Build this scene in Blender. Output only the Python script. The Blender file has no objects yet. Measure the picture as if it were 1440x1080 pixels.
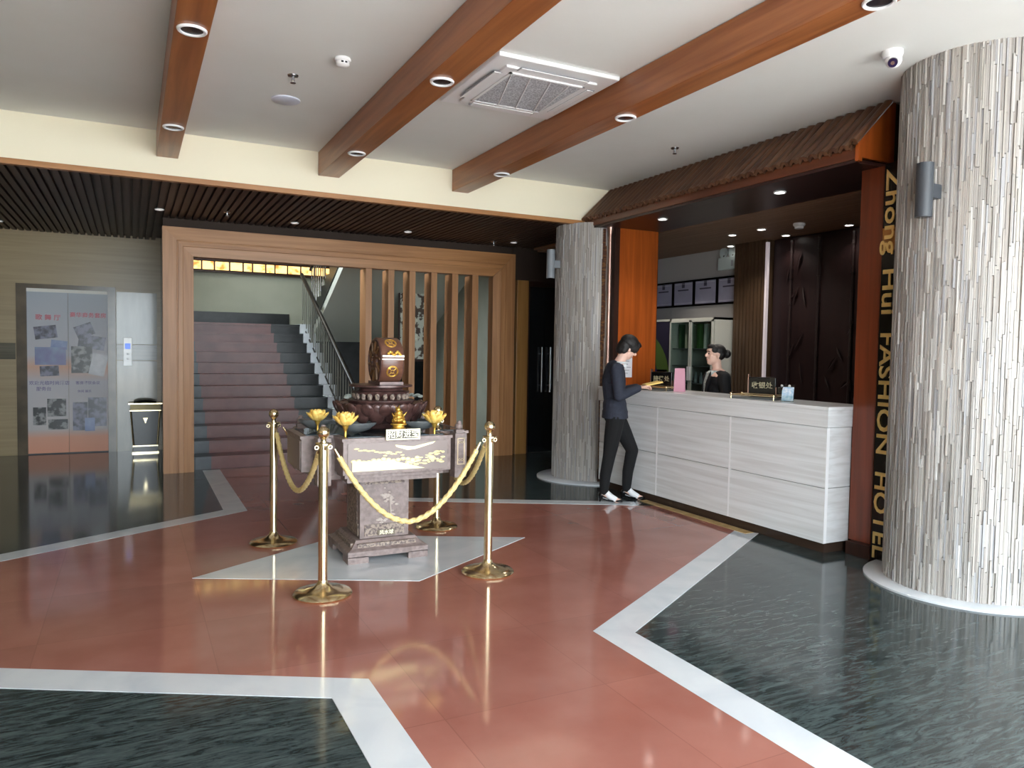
import bpy, bmesh, math, random
from mathutils import Vector, Matrix, noise
random.seed(7)
PI = math.pi
S = bpy.context.scene
COL = S.collection
# ------------------------------------------------------------------ camera, world, lights, exposure
cam_d = bpy.data.cameras.new('camera'); cam = bpy.data.objects.new('camera', cam_d); COL.objects.link(cam)
R = [[0.8919051216925522, 0.005574407010578451, -0.45218821289931244],
     [-0.45191017315434623, 0.04814743900896773, -0.8907631669060451],
     [0.01680622795877764, 0.998824684368262, 0.045462078685861405]]
M4 = Matrix.Identity(4)
for i in range(3):
    for j in range(3): M4[i][j] = R[i][j]
M4.translation = Vector((0, 0, 1.55))
cam.matrix_world = M4
cam_d.sensor_width = 36; cam_d.lens = 1054.54 / 1440 * 36; cam_d.clip_start = .05; cam_d.clip_end = 100
S.camera = cam
S.view_settings.view_transform = 'Standard'; S.view_settings.look = 'None'
S.view_settings.exposure = 0.74; S.view_settings.gamma = 1; S.view_settings.use_curve_mapping = False
w = bpy.data.worlds.new('sky'); S.world = w; w.use_nodes = True
bg = w.node_tree.nodes['Background']; bg.inputs[0].default_value = (.84, .94, 1, 1); bg.inputs[1].default_value = 8.0
sd = bpy.data.lights.new('sun', 'SUN'); sd.energy = 24; sd.angle = .02; sd.color = (1, .98, .95); sun = bpy.data.objects.new('sun', sd); COL.objects.link(sun); sun.rotation_euler = Vector((-.35, .42, -1)).to_track_quat('-Z', 'Y').to_euler()

def lamp(name, kind, loc, energy, color=(1, 1, 1), size=.1, size_y=None, direction=(0, 0, -1), portal=False, spot=90):
    d = bpy.data.lights.new(name, kind); d.energy = energy; d.color = color
    if kind == 'AREA':
        d.shape = 'RECTANGLE'; d.size = size; d.size_y = size_y or size
        if portal: d.cycles.is_portal = True
    else: d.shadow_soft_size = size
    if kind == 'SPOT': d.spot_size = math.radians(spot); d.spot_blend = .6
    o = bpy.data.objects.new(name, d); COL.objects.link(o); o.location = loc
    o.rotation_euler = Vector(direction).to_track_quat('-Z', 'Y').to_euler()
    return o
lamp('portal_front', 'AREA', (1.0, -1.62, 1.62), 1, size=8.6, size_y=3.2, direction=(0, 1, 0), portal=True)
lamp('portal_right', 'AREA', (5.78, -.65, 1.62), 1, size=1.5, size_y=3.2, direction=(-1, 0, 0), portal=True)

# ------------------------------------------------------------------ materials
def lin(c): return tuple(((x / 255 + .055) / 1.055) ** 2.4 if x > 10 else x / 255 / 12.92 for x in c) + (1,)
MATS = {}
def mat(name, rgb, rough=.5, metal=0, rgb2=None, scale=(1, 1, 1), nscale=5, detail=6, lo=.35, hi=.65, bump=0, bscale=None, emit=None, spec=.5, coat=0, trans=0, dist=0, vcol=False, alpha=1):
    m = bpy.data.materials.new(name); m.use_nodes = True; nt = m.node_tree; N = nt.nodes; L = nt.links
    b = N['Principled BSDF']
    b.inputs['Roughness'].default_value = rough; b.inputs['Metallic'].default_value = metal
    b.inputs['Specular IOR Level'].default_value = spec; b.inputs['Coat Weight'].default_value = coat
    b.inputs['Coat Roughness'].default_value = .05
    b.inputs['Transmission Weight'].default_value = trans
    b.inputs['Alpha'].default_value = alpha
    c1 = lin(rgb); b.inputs['Base Color'].default_value = c1
    if rgb2 or bump:
        tc = N.new('ShaderNodeTexCoord'); mp = N.new('ShaderNodeMapping'); mp.inputs['Scale'].default_value = scale
        L.new(tc.outputs['Object'], mp.inputs[0])
        nz = N.new('ShaderNodeTexNoise'); nz.inputs['Scale'].default_value = nscale; nz.inputs['Detail'].default_value = detail; nz.inputs['Distortion'].default_value = dist
        L.new(mp.outputs[0], nz.inputs['Vector'])
        if rgb2:
            cr = N.new('ShaderNodeValToRGB'); cr.color_ramp.elements[0].position = lo; cr.color_ramp.elements[1].position = hi
            cr.color_ramp.elements[0].color = c1; cr.color_ramp.elements[1].color = lin(rgb2)
            L.new(nz.outputs['Fac'], cr.inputs[0]); L.new(cr.outputs[0], b.inputs['Base Color'])
        if bump:
            bp = N.new('ShaderNodeBump'); bp.inputs['Strength'].default_value = bump; bp.inputs['Distance'].default_value = .01
            L.new(nz.outputs['Fac'], bp.inputs['Height']); L.new(bp.outputs[0], b.inputs['Normal'])
    if vcol:
        at = N.new('ShaderNodeAttribute'); at.attribute_name = 'tone'; L.new(at.outputs['Color'], b.inputs['Base Color'])
    if emit:
        b.inputs['Emission Color'].default_value = lin(emit[0]); b.inputs['Emission Strength'].default_value = emit[1]
    MATS[name] = m
    return m
def wood(name, a, b2, axis, rough=.3, **k):
    s = [14, 14, 14]; s[axis] = .7
    return mat(name, a, rough, rgb2=b2, scale=tuple(s), nscale=1.3, detail=8, lo=.3, hi=.7, dist=.6, bump=.04, **k)
W1, W2 = (132, 76, 42), (168, 106, 62)
wood_x = wood('wood_x', W1, W2, 0); wood_y = wood('wood_y', W1, W2, 1); wood_z = wood('wood_z', W1, W2, 2)
frame_x = wood('frame_wood_x', (156, 106, 62), (184, 132, 84), 0, .42); frame_z = wood('frame_wood_z', (156, 108, 68), (184, 134, 90), 2, .42)
orange_z = wood('orange_wood', (140, 66, 22), (178, 88, 34), 2, .3)
red_z = wood('post_wood', (98, 44, 24), (128, 60, 34), 2, .3)
dark_y = wood('dark_wood_y', (42, 26, 24), (58, 36, 32), 1, .35); dark_z = wood('dark_wood_z', (44, 27, 22), (60, 36, 28), 2, .35)
plank_y = wood('plank_wood_y', (128, 98, 74), (148, 116, 90), 1, .55)
canopy_x = mat('canopy_wood', (72, 44, 32), .35, rgb2=(116, 80, 54), scale=(2, 14, 2), nscale=2, lo=.3, hi=.7, bump=.1)
dark_ceil = wood('dark_ceiling_wood', (52, 36, 30), (70, 50, 42), 1, .5)
paint = mat('ceiling_paint', (232, 234, 232), .9, rgb2=(228, 229, 226), nscale=1.2)
cream = mat('cream_paint', (240, 232, 208), .8)
marble_w = mat('white_marble', (206, 210, 214), .1, rgb2=(186, 192, 200), scale=(1, 1, 1), nscale=2.2, dist=1.5, lo=.4, hi=.8)
counter_m = mat('counter_marble', (238, 240, 242), .22, rgb2=(214, 214, 214), scale=(2.2, .5, 14), nscale=1.6, dist=.7, lo=.35, hi=.75)
wall_m = mat('olive_marble', (164, 146, 112), .3, rgb2=(148, 130, 98), scale=(.5, .5, 14), nscale=1.6, dist=.6, lo=.3, hi=.7)
band_m = mat('band_marble', (112, 108, 96), .15, rgb2=(92, 90, 80), scale=(.5, .5, 14), nscale=2)
jamb_m = mat('jamb_stone', (104, 92, 76), .2, rgb2=(84, 74, 62), nscale=4)
pol_m = mat('polished_wall', (136, 132, 116), .12, rgb2=(118, 114, 100), scale=(4, 1, .8), nscale=2)
plaster = mat('stairwell_plaster', (176, 178, 162), .9, rgb2=(166, 168, 152), nscale=2)
room_wall = mat('reception_wall', (176, 172, 170), .9)
gold = mat('brass', (240, 224, 186), .2, 1, rgb2=(226, 206, 164), nscale=30)
steel = mat('steel', (180, 180, 184), .25, 1)
pinkmetal = mat('rose_metal', (200, 164, 150), .42, 1)
goldpaint = mat('gold_leaf', (236, 196, 96), .3, .7, rgb2=(196, 146, 60), nscale=60, bump=.3)
goldflower = mat('gold_petal', (252, 222, 130), .4, 0, rgb2=(240, 190, 90), nscale=40)
rope_m = mat('rope', (232, 210, 150), .6, rgb2=(206, 180, 116), nscale=120)
pedm = mat('carved_stone', (144, 128, 124), .4, rgb2=(118, 102, 98), nscale=26, bump=.25)
pedd = mat('dark_bronze', (92, 66, 62), .28, rgb2=(66, 44, 42), nscale=22, bump=.2, metal=.2)
carve = mat('carved_relief', (158, 142, 128), .5, rgb2=(96, 82, 80), scale=(1, 1, 1), nscale=60, detail=3, lo=.42, hi=.58, bump=.6)
leaf_m = mat('blue_glaze', (104, 106, 106), .4, rgb2=(84, 88, 90), nscale=10)
white = mat('white_plastic', (236, 236, 238), .4)
greyp = mat('grey_plastic', (150, 152, 158), .6)
grille = mat('grille', (206, 208, 214), .5, rgb2=(160, 162, 170), scale=(1, 1, 1), nscale=90, detail=0, lo=.4, hi=.6)
black = mat('black_lacquer', (14, 12, 12), .2)
lampgrey = mat('lamp_grey', (62, 66, 72), .45)
lens_m = mat('lens', (30, 26, 60), .1)
redfl = mat('red_granite', (168, 114, 102), .085, rgb2=(154, 97, 85), nscale=2.2, lo=.3, hi=.7, spec=.7)
skin = mat('skin', (236, 194, 176), .5); hair = mat('hair', (18, 15, 15), .55, rgb2=(30, 25, 24), scale=(6, 6, 1), nscale=40, bump=.3)
suit1 = mat('navy_suit', (42, 46, 60), .8, rgb2=(36, 40, 54), nscale=40); suit2 = mat('black_suit', (20, 20, 24), .75)
trous = mat('black_trousers', (9, 9, 12), .9); shoe_m = mat('shoe_leather', (16, 14, 16), .25)
shirt = mat('white_shirt', (222, 224, 226), .7); sheer = mat('patterned_blouse', (214, 218, 214), .7, rgb2=(150, 170, 176), nscale=60, lo=.5, hi=.62)
lip = mat('lip', (170, 80, 80), .5); eye_m = mat('eye', (24, 18, 16), .2)
paper_y = mat('yellow_paper', (246, 214, 124), .6); paper_p = mat('pink_paper', (226, 168, 188), .6); paper_w = mat('white_paper', (226, 226, 232), .6)
cert_m = mat('certificate_paper', (176, 174, 196), .3, rgb2=(160, 158, 182), nscale=3)
lightm = mat('lamp_lit', (255, 250, 240), .5, emit=((255, 250, 240), 7)); dimlit = mat('lamp_dim', (220, 216, 210), .5, emit=((255, 240, 230), .5))
offlamp = mat('lamp_off', (40, 38, 44), .2)
led = mat('led_strip', (214, 204, 206), .4, emit=((255, 238, 246), .14))
amber = mat('amber_panel', (200, 120, 50), .4, rgb2=(250, 210, 130), nscale=7, lo=.35, hi=.5)
glassd = mat('dark_glass', (24, 28, 32), .06, spec=.8)
cabw = mat('cabinet_white', (200, 200, 190), .5)
def amber_emit():
    nt = amber.node_tree; b = nt.nodes['Principled BSDF']; cr = [n for n in nt.nodes if n.bl_idname == 'ShaderNodeValToRGB'][0]
    nt.links.new(cr.outputs[0], b.inputs['Emission Color']); b.inputs['Emission Strength'].default_value = 1.3
amber_emit()
def clear_glass():
    m = bpy.data.materials.new('clear_glass'); m.use_nodes = True; nt = m.node_tree; N = nt.nodes; N.clear()
    o = N.new('ShaderNodeOutputMaterial'); mx = N.new('ShaderNodeMixShader'); t = N.new('ShaderNodeBsdfTransparent'); g = N.new('ShaderNodeBsdfGlossy')
    t.inputs[0].default_value = (.82, .88, .86, 1); g.inputs['Roughness'].default_value = .03
    mx.inputs[0].default_value = .07; nt.links.new(t.outputs[0], mx.inputs[1]); nt.links.new(g.outputs[0], mx.inputs[2]); nt.links.new(mx.outputs[0], o.inputs[0])
    return m
glass = clear_glass()
def add_tiles(m, sx=.8, ox=0, oy=0, strength=.5, tone=.88):
    # thin tile joints: multiply the base colour by a brick pattern
    nt = m.node_tree; N = nt.nodes; L = nt.links; b = N['Principled BSDF']; src = b.inputs['Base Color'].links[0].from_socket
    tc = N.new('ShaderNodeTexCoord'); mp = N.new('ShaderNodeMapping'); mp.inputs['Location'].default_value = (ox, oy, 0)
    br = N.new('ShaderNodeTexBrick'); br.offset = 0; br.inputs['Scale'].default_value = 1 / sx; br.inputs['Brick Width'].default_value = 1; br.inputs['Row Height'].default_value = 1
    br.inputs['Mortar Size'].default_value = .0035; br.inputs['Color1'].default_value = (1, 1, 1, 1); br.inputs['Color2'].default_value = (tone, tone, tone, 1); br.inputs['Mortar'].default_value = (strength,) * 3 + (1,)
    mx = N.new('ShaderNodeMix'); mx.data_type = 'RGBA'; mx.blend_type = 'MULTIPLY'; mx.inputs[0].default_value = 1
    L.new(tc.outputs['Object'], mp.inputs[0]); L.new(mp.outputs[0], br.inputs['Vector']); L.new(src, mx.inputs[6]); L.new(br.outputs['Color'], mx.inputs[7]); L.new(mx.outputs[2], b.inputs['Base Color'])
add_tiles(redfl, .8, .44, .35, .8, .86)
def granite():
    m = bpy.data.materials.new('black_granite'); m.use_nodes = True; nt = m.node_tree; N = nt.nodes; L = nt.links; b = N['Principled BSDF']
    b.inputs['Roughness'].default_value = .1; b.inputs['Specular IOR Level'].default_value = .42
    tc = N.new('ShaderNodeTexCoord'); mp = N.new('ShaderNodeMapping'); mp.inputs['Rotation'].default_value = (0, 0, .35); mp.inputs['Scale'].default_value = (2.2, 13, 1)
    n1 = N.new('ShaderNodeTexNoise'); n1.inputs['Scale'].default_value = 2.5; n1.inputs['Detail'].default_value = 12; n1.inputs['Roughness'].default_value = .75; n1.inputs['Distortion'].default_value = 1.2
    cr = N.new('ShaderNodeValToRGB'); e = cr.color_ramp.elements; e[0].position = .4; e[0].color = lin((34, 42, 43)); e[1].position = .8; e[1].color = lin((98, 110, 110))
    L.new(tc.outputs['Object'], mp.inputs[0]); L.new(mp.outputs[0], n1.inputs['Vector']); L.new(n1.outputs['Fac'], cr.inputs[0]); L.new(cr.outputs[0], b.inputs['Base Color'])
    return m
granite_m = granite()
stairred = mat('stair_red', (104, 60, 56), .3, rgb2=(86, 48, 46), nscale=4, spec=.3); stairdark = mat('stair_dark', (22, 25, 26), .3, rgb2=(34, 37, 38), nscale=8, spec=.25)
stairband = mat('stair_band', (44, 50, 56), .3, rgb2=(58, 64, 70), nscale=5, spec=.3)

# ------------------------------------------------------------------ mesh helpers
class MB:
    def __init__(s): s.v = []; s.f = []; s.mi = []; s.cur = 0
    def add(s, vs, fs):
        o = len(s.v); s.v += [tuple(v) for v in vs]; s.f += [tuple(i + o for i in f) for f in fs]; s.mi += [s.cur] * len(fs); return s
    def box(s, x0, x1, y0, y1, z0, z1, bev=0):
        if bev:
            bm = bmesh.new(); bmesh.ops.create_cube(bm, size=1)
            for v in bm.verts: v.co = Vector(((x0 + x1) / 2 + v.co.x * (x1 - x0), (y0 + y1) / 2 + v.co.y * (y1 - y0), (z0 + z1) / 2 + v.co.z * (z1 - z0)))
            bmesh.ops.bevel(bm, geom=bm.edges[:], offset=bev, segments=2, profile=.5, affect='EDGES')
            bm.verts.index_update(); s.add([v.co[:] for v in bm.verts], [[v.index for v in f.verts] for f in bm.faces]); bm.free(); return s
        vs = [(x, y, z) for x in (x0, x1) for y in (y0, y1) for z in (z0, z1)]
        return s.add(vs, [(0, 1, 3, 2), (4, 6, 7, 5), (0, 4, 5, 1), (2, 3, 7, 6), (0, 2, 6, 4), (1, 5, 7, 3)])
    def prism(s, poly, z0, z1):
        n = len(poly); vs = [(x, y, z0) for x, y in poly] + [(x, y, z1) for x, y in poly]
        return s.add(vs, [tuple(range(n))[::-1], tuple(range(n, 2 * n))] + [(i, (i + 1) % n, n + (i + 1) % n, n + i) for i in range(n)])
    def extr(s, poly3, d):
        n = len(poly3); d = Vector(d); vs = [Vector(p) for p in poly3]; vs = vs + [v + d for v in vs]
        return s.add(vs, [tuple(range(n))[::-1], tuple(range(n, 2 * n))] + [(i, (i + 1) % n, n + (i + 1) % n, n + i) for i in range(n)])
    def lathe(s, prof, c=(0, 0, 0), n=24, axis=2, sx=1, sy=1):
        vs = []; fs = []; m = len(prof)
        for i in range(n):
            a = 2 * PI * i / n
            for r, h in prof:
                p = [r * math.cos(a) * sx, r * math.sin(a) * sy, h]
                if axis == 0: p = [p[2], p[0], p[1]]
                if axis == 1: p = [p[1], p[2], p[0]]
                vs.append((p[0] + c[0], p[1] + c[1], p[2] + c[2]))
        for i in range(n):
            for j in range(m - 1):
                a = i * m + j; b = ((i + 1) % n) * m + j; fs.append((a, b, b + 1, a + 1))
        fs.append(tuple(i * m for i in range(n))[::-1]); fs.append(tuple(i * m + m - 1 for i in range(n)))
        return s.add(vs, fs)
    def cyl(s, p0, p1, r, r1=None, n=12):
        p0 = Vector(p0); p1 = Vector(p1); r1 = r if r1 is None else r1; d = (p1 - p0).normalized()
        u = d.orthogonal().normalized(); w_ = d.cross(u); vs = []
        for p, rr in ((p0, r), (p1, r1)):
            for i in range(n):
                a = 2 * PI * i / n; vs.append(p + u * rr * math.cos(a) + w_ * rr * math.sin(a))
        return s.add(vs, [tuple(range(n))[::-1], tuple(range(n, 2 * n))] + [(i, (i + 1) % n, n + (i + 1) % n, n + i) for i in range(n)])
    def ball(s, c, r, n=12, sc=(1, 1, 1), rot=None):
        m = n // 2; vs = [(0, 0, -1)]; fs = []
        for j in range(1, m):
            t = PI * j / m
            for i in range(n): vs.append((math.sin(t) * math.cos(2 * PI * i / n), math.sin(t) * math.sin(2 * PI * i / n), -math.cos(t)))
        vs.append((0, 0, 1)); T = len(vs) - 1
        for i in range(n): fs.append((0, 1 + (i + 1) % n, 1 + i)); fs.append((T, T - n + i, T - n + (i + 1) % n))
        for j in range(m - 2):
            for i in range(n): a = 1 + j * n + i; b = 1 + j * n + (i + 1) % n; fs.append((a, b, b + n, a + n))
        out = []
        for v in vs:
            p = Vector((v[0] * r * sc[0], v[1] * r * sc[1], v[2] * r * sc[2]))
            if rot: p = rot @ p
            out.append(p + Vector(c))
        return s.add(out, fs)
    def torus(s, c, R_, r, axis=2, n=24, k=8, sc=(1, 1, 1)):
        vs = []; fs = []
        for i in range(n):
            a = 2 * PI * i / n
            for j in range(k):
                b = 2 * PI * j / k; p = [(R_ + r * math.cos(b)) * math.cos(a) * sc[0], (R_ + r * math.cos(b)) * math.sin(a) * sc[1], r * math.sin(b)]
                if axis == 0: p = [p[2], p[0], p[1]]
                if axis == 1: p = [p[0], p[2], p[1]]
                vs.append((p[0] + c[0], p[1] + c[1], p[2] + c[2]))
        for i in range(n):
            for j in range(k): fs.append((i * k + j, ((i + 1) % n) * k + j, ((i + 1) % n) * k + (j + 1) % k, i * k + (j + 1) % k))
        return s.add(vs, fs)
    def tube(s, pts, r, n=8, lobes=0, twist=0):
        pts = [Vector(p) for p in pts]; vs = []; fs = []; up = Vector((.13, .31, .94)).normalized(); dist = 0
        for i, p in enumerate(pts):
            d = (pts[min(i + 1, len(pts) - 1)] - pts[max(i - 1, 0)]).normalized(); u = d.cross(up).normalized(); w_ = d.cross(u)
            if i: dist += (p - pts[i - 1]).length
            for j in range(n):
                a = 2 * PI * j / n; rr = r * (1 + (.22 * math.cos(lobes * (a + twist * dist)) if lobes else 0))
                vs.append(p + u * rr * math.cos(a) + w_ * rr * math.sin(a))
        m = len(pts)
        for i in range(m - 1):
            for j in range(n): fs.append((i * n + j, i * n + (j + 1) % n, (i + 1) * n + (j + 1) % n, (i + 1) * n + j))
        fs.append(tuple(range(n))[::-1]); fs.append(tuple(range((m - 1) * n, m * n)))
        return s.add(vs, fs)
    def build(s, name, m, parent=None, smooth=False, loc=None, **props):
        me = bpy.data.meshes.new(name); me.from_pydata(s.v, [], s.f)
        ms = m if isinstance(m, (list, tuple)) else [m]
        for x in ms: me.materials.append(x)
        if len(ms) > 1: me.polygons.foreach_set('material_index', s.mi)
        bm = bmesh.new(); bm.from_mesh(me); bmesh.ops.recalc_face_normals(bm, faces=bm.faces[:]); bm.to_mesh(me); bm.free()
        if smooth:
            for p in me.polygons: p.use_smooth = True
            try: me.set_sharp_from_angle(angle=math.radians(42))
            except Exception: pass
        o = bpy.data.objects.new(name, me); COL.objects.link(o)
        if parent: o.parent = parent
        if loc: o.location = loc
        for k, v in props.items(): o[k] = v
        return o
def thing(name, label, cat, loc=(0, 0, 0), rz=0, group=None):
    o = bpy.data.objects.new(name, None); COL.objects.link(o); o.location = loc; o.rotation_euler = (0, 0, rz); o.empty_display_size = .1
    o['label'] = label; o['category'] = cat
    if group: o['group'] = group
    return o
def tag(o, label, cat, group=None):
    o['label'] = label; o['category'] = cat
    if group: o['group'] = group
    return o
def struct(mb, name, m, parent=None, **k): return mb.build(name, m, parent, kind='structure', **k)
def dup(root, loc, label, rz=None):
    r = root.copy(); COL.objects.link(r); r.location = loc; r['label'] = label
    if rz is not None: r.rotation_euler = (0, 0, rz)
    for ch in list(root.children):
        c = ch.copy(); COL.objects.link(c); c.parent = r
        for g in list(ch.children): d = g.copy(); COL.objects.link(d); d.parent = c
    return r
def text_mb(body, size, extrude, xf, spacing=1.0, bold=.016):
    """lettering as mesh data; xf maps a local point (x right, y up, z out) to world"""
    cu = bpy.data.curves.new('t', 'FONT'); cu.body = body; cu.size = size; cu.extrude = extrude; cu.align_x = 'CENTER'; cu.align_y = 'CENTER'; cu.space_character = spacing; cu.offset = bold * size; cu.resolution_u = 3
    o = bpy.data.objects.new('t', cu); COL.objects.link(o); dg = bpy.context.evaluated_depsgraph_get(); me = bpy.data.meshes.new_from_object(o.evaluated_get(dg))
    mb = MB(); mb.add([xf(v.co) for v in me.vertices], [tuple(p.vertices) for p in me.polygons])
    bpy.data.objects.remove(o); bpy.data.meshes.remove(me); bpy.data.curves.remove(cu)
    return mb
def fuse(mb, name, m, parent, voxel=.006, smooth_it=4, regions=None):
    """grow overlapping closed volumes into one continuous skin"""
    me = bpy.data.meshes.new('tmp'); me.from_pydata(mb.v, [], mb.f); bm = bmesh.new(); bm.from_mesh(me); bmesh.ops.recalc_face_normals(bm, faces=bm.faces[:]); bm.to_mesh(me); bm.free()
    o = bpy.data.objects.new('tmp', me); COL.objects.link(o)
    r = o.modifiers.new('r', 'REMESH'); r.mode = 'VOXEL'; r.voxel_size = voxel
    if smooth_it: sm = o.modifiers.new('s', 'SMOOTH'); sm.iterations = smooth_it; sm.factor = .5
    dg = bpy.context.evaluated_depsgraph_get(); me2 = bpy.data.meshes.new_from_object(o.evaluated_get(dg)); me2.name = name
    bpy.data.objects.remove(o); bpy.data.meshes.remove(me)
    me2.materials.clear()
    for x in (m if isinstance(m, (list, tuple)) else [m]): me2.materials.append(x)
    for p in me2.polygons:
        p.use_smooth = True
        if regions: p.material_index = regions(p.center)
    q = bpy.data.objects.new(name, me2); COL.objects.link(q); q.parent = parent
    return q

# ------------------------------------------------------------------ setting: floor
H, HD = 3.48, 3.05
struct(MB().box(-3.6, 8, -1.6, 15.3, -.1, 0), 'floor', granite_m)
struct(MB().box(-14, 16, -14, -1.6, -.12, -.02), 'floor.001', mat('bounce_pavement', (190, 186, 180), .9, rgb2=(170, 166, 160), nscale=1))  # unseen ground outside, put in to bounce daylight up to the ceiling
struct(MB().box(6.2, 16, -1.6, 6, -.12, -.02), 'floor.002', MATS['bounce_pavement'])
RED = [(-2.52, 5.26), (.98, 3.36), (.98, -1.5), (2.30, -1.5), (2.27, 3.43), (4.72, 4.92), (4.72, 6.02), (2.2, 7.33), (2.2, 9.95), (.97, 9.95), (.96, 7.33)]
struct(MB().prism(RED, 0, .002), 'floor.003', redfl)
def ribbon(path, wd, name):
    # band of constant width on the right-hand side of the path
    P = [Vector(p) for p in path]; off = []
    for i, p in enumerate(P):
        ds = []
        if i: ds.append((P[i] - P[i - 1]).normalized())
        if i < len(P) - 1: ds.append((P[i + 1] - P[i]).normalized())
        ns = [Vector((d.y, -d.x)) for d in ds]
        if len(ns) == 1: off.append(p + ns[0] * wd)
        else: b = (ns[0] + ns[1]).normalized(); off.append(p + b * wd / max(.3, b.dot(ns[0])))
    mb = MB()
    for i in range(len(P) - 1): mb.prism([P[i][:], P[i + 1][:], off[i + 1][:], off[i][:]], 0, .003)
    struct(mb, name, marble_w)
ribbon([(-2.52, 5.26), (.98, 3.36), (.98, -1.5)], .2, 'trim_1')
ribbon([(2.30, -1.5), (2.27, 3.43), (4.72, 4.92)], .2, 'trim_2')
ribbon([(4.55, 6.13), (2.2, 7.33), (2.2, 9.9)], .17, 'trim_3')
ribbon([(.97, 9.9), (.96, 7.33), (-2.52, 5.26)], .2, 'trim_4')
struct(MB().prism([(.35, 5.32), (1.70, 4.66), (2.89, 5.41), (1.54, 6.07)], .002, .005), 'trim_5', marble_w)
struct(MB().box(4.70, 4.80, 4.78, 6.3, .003, .006), 'trim_6', mat('tan_stone', (206, 176, 126), .2, rgb2=(186, 156, 108), nscale=12))

# ------------------------------------------------------------------ setting: ceilings, walls
struct(MB().box(-3.6, 8, -1.6, 7.65, H, H + .12), 'ceiling', paint)
mb = MB()
mb.box(-3.6, 8, 7.7, 15.3, HD + .03, HD + .12)
x = -3.5
while x < 5.9:
    mb.box(x, x + .052, 7.66, 12.1 if x < .30 else 9.95, HD, HD + .035); x += .08
mb.v = mb.v[8:]; mb.f = [tuple(i - 8 for i in f) for f in mb.f[6:]]; mb.mi = mb.mi[6:]
mb.box(-3.6, 5.95, 7.66, 9.97, HD + .034, HD + .1).box(-3.6, .4, 9.96, 12.2, HD + .034, HD + .1)
struct(mb, 'ceiling.001', dark_ceil)
struct(MB().box(-3.6, 5.3, 7.6, 7.66, HD, H), 'wall_fascia', cream)
struct(MB().box(-3.6, 4.9, 7.585, 7.66, HD - .012, HD + .035), 'trim_7', frame_x)
struct(MB().box(-3.6, -3.5, -1.6, 12.2, 0, H), 'wall_left', wall_m)
wf = MB()
wf.box(-3.6, -3.4, -1.7, -1.5, 0, H).box(5.2, 5.9, -1.7, -1.5, 0, H).box(-3.4, -1.0, -1.7, -1.5, 0, H).box(-3.6, 5.9, -1.7, -1.5, 3.25, H)  # unseen facade; left bay closed to cut light from that side
for xx in (-1.6, .4, 2.6, 4.4): wf.box(xx, xx + .06, -1.66, -1.54, 0, 3.25)
struct(wf, 'wall_front', steel)
wr = MB().box(5.72, 5.92, -1.6, -1.4, 0, H).box(5.72, 5.92, .1, 2.3, 0, H).box(5.72, 5.92, -1.6, 2.3, 3.25, H).box(5.3, 5.92, 2.3, 3.75, 0, H)  # unseen side wall; window kept small to dim the near column
struct(wr, 'wall_right', room_wall)
# rear hall wall with the lift
we = MB().box(-3.5, -1.39, 12.1, 12.3, 0, HD + .05).box(-.2, .44, 12.1, 12.3, 0, HD + .05).box(-1.39, -.2, 12.1, 12.3, 2.34, HD + .05).box(-3.6, .6, 12.31, 12.4, 0, 3.4)  # last box added unseen behind, blocks sky light leaking through the lift seam
struct(we, 'wall_rear', wall_m)
struct(MB().box(-3.5, -1.40, 12.085, 12.1, 1.31, 1.53).box(-.19, .33, 12.085, 12.1, 1.31, 1.53), 'trim_8', band_m)
struct(MB().box(-.19, .33, 12.09, 12.1, 1.54, 2.28).box(-.19, .33, 12.09, 12.1, 0, 1.30), 'trim_9', pol_m)
struct(MB().box(.38, .42, 9.99, 12.1, 0, HD + .05), 'wall_side', pol_m)
# stairwell
sw = MB().box(.2, 5.2, 15.1, 15.3, 0, 5.2)
sw.box(.2, .34, 12.3, 15.1, 0, 5.2).box(5.0, 5.2, 9.98, 15.1, 0, 5.2)
struct(sw, 'wall_stair', plaster)
struct(MB().box(.34, 2.75, 15.06, 15.1, 1.92, 2.17), 'trim_10', stairdark)
struct(MB().box(.2, 5.2, 9.95, 15.3, 5.2, 5.3), 'ceiling.003', plaster)
struct(MB().box(.34, 5.0, 15.0, 15.1, 3.10, 3.45).box(.34, 5, 15.0, 15.1, 2.90, 2.945), 'trim_11', dark_z)
# wall around the timber surround
ws = MB().box(5.06, 6.0, 10.06, 10.2, 0, HD + .1).box(.34, 5.1, 9.9, 10.0, 2.9, 5.2).box(5.26, 5.95, 9.92, 10.05, 2.58, HD + .05).box(5.0, 5.06, 9.9, 10.0, 0, HD + .05).box(5.0, 5.3, 9.88, 10.0, 2.58, HD + .05)  # first box added unseen behind the glass door to block leaking sky light
struct(ws, 'wall_back', mat('matte_dark_wood', (52, 38, 30), .8))
# reception room shell
struct(MB().box(7.35, 7.5, 3.7, 9.9, 0, 3.3), 'wall_reception', room_wall)
struct(MB().box(5.3, 7.35, 3.62, 3.75, 0, H), 'wall_reception.001', dark_z)
struct(MB().prism([(5.61, 7.33), (5.67, 7.33), (5.92, 9.9), (5.86, 9.9)], 0, H).box(5.95, 7.4, 9.8, 9.92, 0, 3.3), 'wall_reception.002', dark_z)
mb = MB(); yy = 5.36
while yy < 7.3: mb.box(yy, yy + .093, 3.75, 9.8, 3.0, 3.03); yy += .1
mb.box(5.3, 7.35, 3.75, 9.8, 3.024, 3.08)
struct(mb, 'ceiling.004', plank_y)
struct(MB().box(5.2, 7.5, 3.6, 9.9, H, H + .1), 'ceiling.005', paint)

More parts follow.
